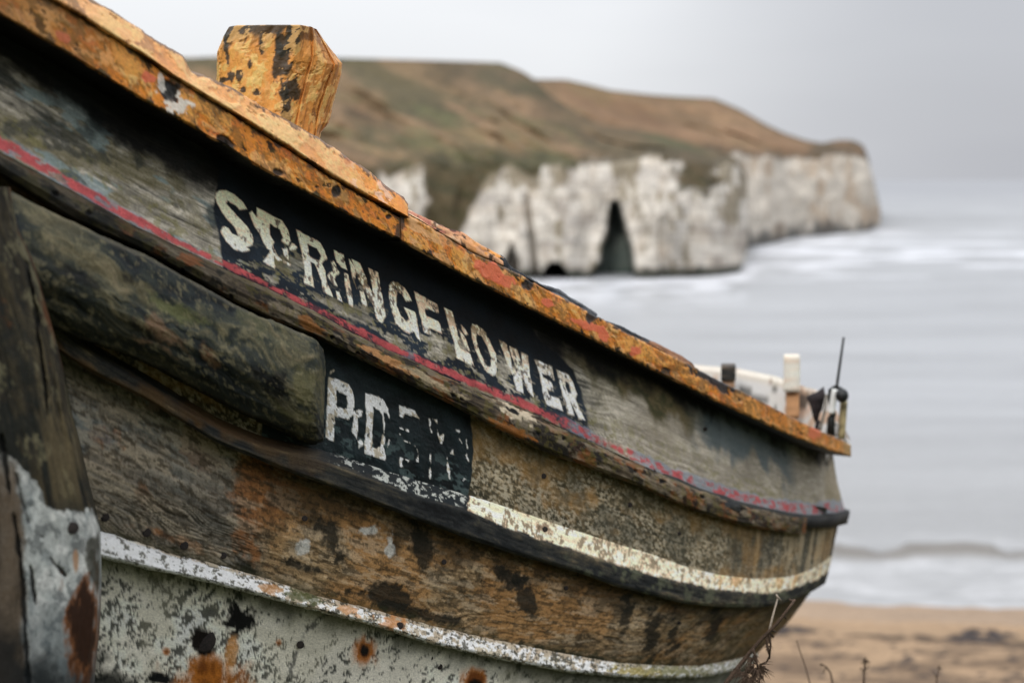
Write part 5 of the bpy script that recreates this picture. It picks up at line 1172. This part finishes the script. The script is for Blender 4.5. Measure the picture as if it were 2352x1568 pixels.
weed('dry thorny weed with a hanging seed head against the lower right of the hull', [(1667, 1568), (1690, 1538), (1723, 1497), (1751, 1465), (1787, 1429), (1811, 1397), (1826, 1376)], 3.55, .0062,
     [([(1766, 1452), (1774, 1418), (1780, 1396), (1787, 1371)], M_PALE), ([(1760, 1462), (1763, 1490), (1768, 1505), (1760, 1520)], M_TWIG), ([(1766, 1456), (1770, 1480), (1767, 1512)], M_TWIG), ([(1730, 1490), (1738, 1520), (1742, 1545)], M_TWIG), ([(1787, 1371), (1783, 1365)], M_PALE), ([(1787, 1371), (1793, 1377)], M_PALE), ([(1823, 1380), (1813, 1376)], M_TWIG), ([(1800, 1413), (1806, 1420)], M_TWIG), ([(1765, 1450), (1777, 1462)], M_TWIG), ([(1770, 1446), (1782, 1450)], M_TWIG)],
     [(1725, 1505, .035, 40), (1738, 1530, .05, 70), (1720, 1550, .05, 60), (1766, 1460, .014, 26), (1765, 1480, .022, 20), (1705, 1540, .04, 40), (1786, 1372, .008, 8), (1825, 1378, .009, 10)], M_TWIG)
weed('slim curved weed stalk with one small green bud right of the hull', [(1912, 1568), (1908, 1545), (1898, 1530), (1886, 1524)], 4.6, .0035, [([(1898, 1530), (1890, 1545)], M_TWIG)], [(1886, 1524, .012, 24)], M_TWIG)
weed('upright brown weed with a thin dark tip in front of the sand', [(1984, 1568), (1985, 1545), (1987, 1520), (1988, 1508)], 4.8, .004, [([(1985, 1545), (1976, 1532)], M_TWIG), ([(1986, 1538), (1996, 1528)], M_TWIG)], [(1987, 1516, .022, 40)], M_TWIG)
weed('faint bent stalk nearest the hull on the bank edge', [(1860, 1568), (1850, 1530), (1836, 1490), (1830, 1470)], 4.4, .0022, [], [(1830, 1470, .008, 8)], M_TWIG)
weed('short branching weed low in the right corner', [(2150, 1590), (2152, 1555), (2158, 1530)], 4.9, .003, [([(2152, 1555), (2140, 1538)], M_TWIG)], [(2158, 1530, .014, 22)], M_TWIG)

# rough grass on the bank: blades as one mass
def grass():
    n = 9000; r = np.random.RandomState(5)
    x = r.uniform(-2.5, 6, n); y = r.uniform(1.5, BANK + .5, n) ; y[:4500] = r.uniform(BANK - .9, BANK + .4, 4500); x[:4500] = r.uniform(0, 4.5, 4500)
    z = ground_h(x, y); hgt = r.uniform(.008, .03, n) * (1 + .5 * (fbm(x * 2, y * 2, 2, 1800) > .55)); a_ = r.uniform(0, 6.28, n); w = .003
    lx, ly = r.normal(0, .35, n), r.normal(0, .35, n)
    b = np.stack([x, y, z], -1); s = np.stack([np.cos(a_) * w, np.sin(a_) * w, 0 * x], -1)
    m = b + np.stack([lx * hgt * .4, ly * hgt * .4, hgt * .6], -1); t = b + np.stack([lx * hgt, ly * hgt, hgt], -1)
    vs = np.stack([b - s, b + s, m + s * .7, m - s * .7, t], 1).reshape(-1, 3); k = np.arange(n) * 5
    fs = [tuple(f) for f in np.stack([k, k + 1, k + 2, k + 3], 1)] + [tuple(f) for f in np.stack([k + 3, k + 2, k + 4], 1)]
    me = bpy.data.meshes.new('rough_grass'); me.from_pydata(vs.tolist(), [], fs); me.materials.append(plain_mat('winter_grass', (70, 72, 40), .8, 0, .5, 3))
    new_ob('rough_grass', me, None, kind='stuff', label='short rough grass along the bank edge', category='grass')
grass()

# tide-line seaweed: low clumps in a broken line across the sand
def weed_line():
    r = np.random.RandomState(9); vs, fs = [], []
    for i in range(420):
        x = r.uniform(6, 17); y = 36.0 - .11 * x + r.normal(0, .30) + .5 * math.sin(x * 1.1)
        if i > 260: y = r.uniform(28, 34.5)
        if vnoise(np.array([x * .9]), np.array([y * .4]), 4)[0] < .42 and i <= 260: continue
        z = float(ground_h(np.array([x]), np.array([y]))[0]); s = r.uniform(.06, .22) * (1 if i <= 260 else .6); n = 7; k = len(vs)
        vs.append((x, y, z + s * .45))
        for q in range(n): w = 6.283 * q / n; rr = s * r.uniform(.6, 1.3); vs.append((x + rr * 1.6 * math.cos(w), y + rr * math.sin(w), z - .01))
        fs += [(k, k + 1 + q, k + 1 + (q + 1) % n) for q in range(n)]
    me = bpy.data.meshes.new('tideline_seaweed'); me.from_pydata(vs, [], fs); me.materials.append(plain_mat('dark_seaweed', (42, 30, 26), .6, 0, .4, 8))
    new_ob('tideline_seaweed', me, None, kind='stuff', label='broken dark line of seaweed clumps across the sand', category='seaweed')
weed_line()
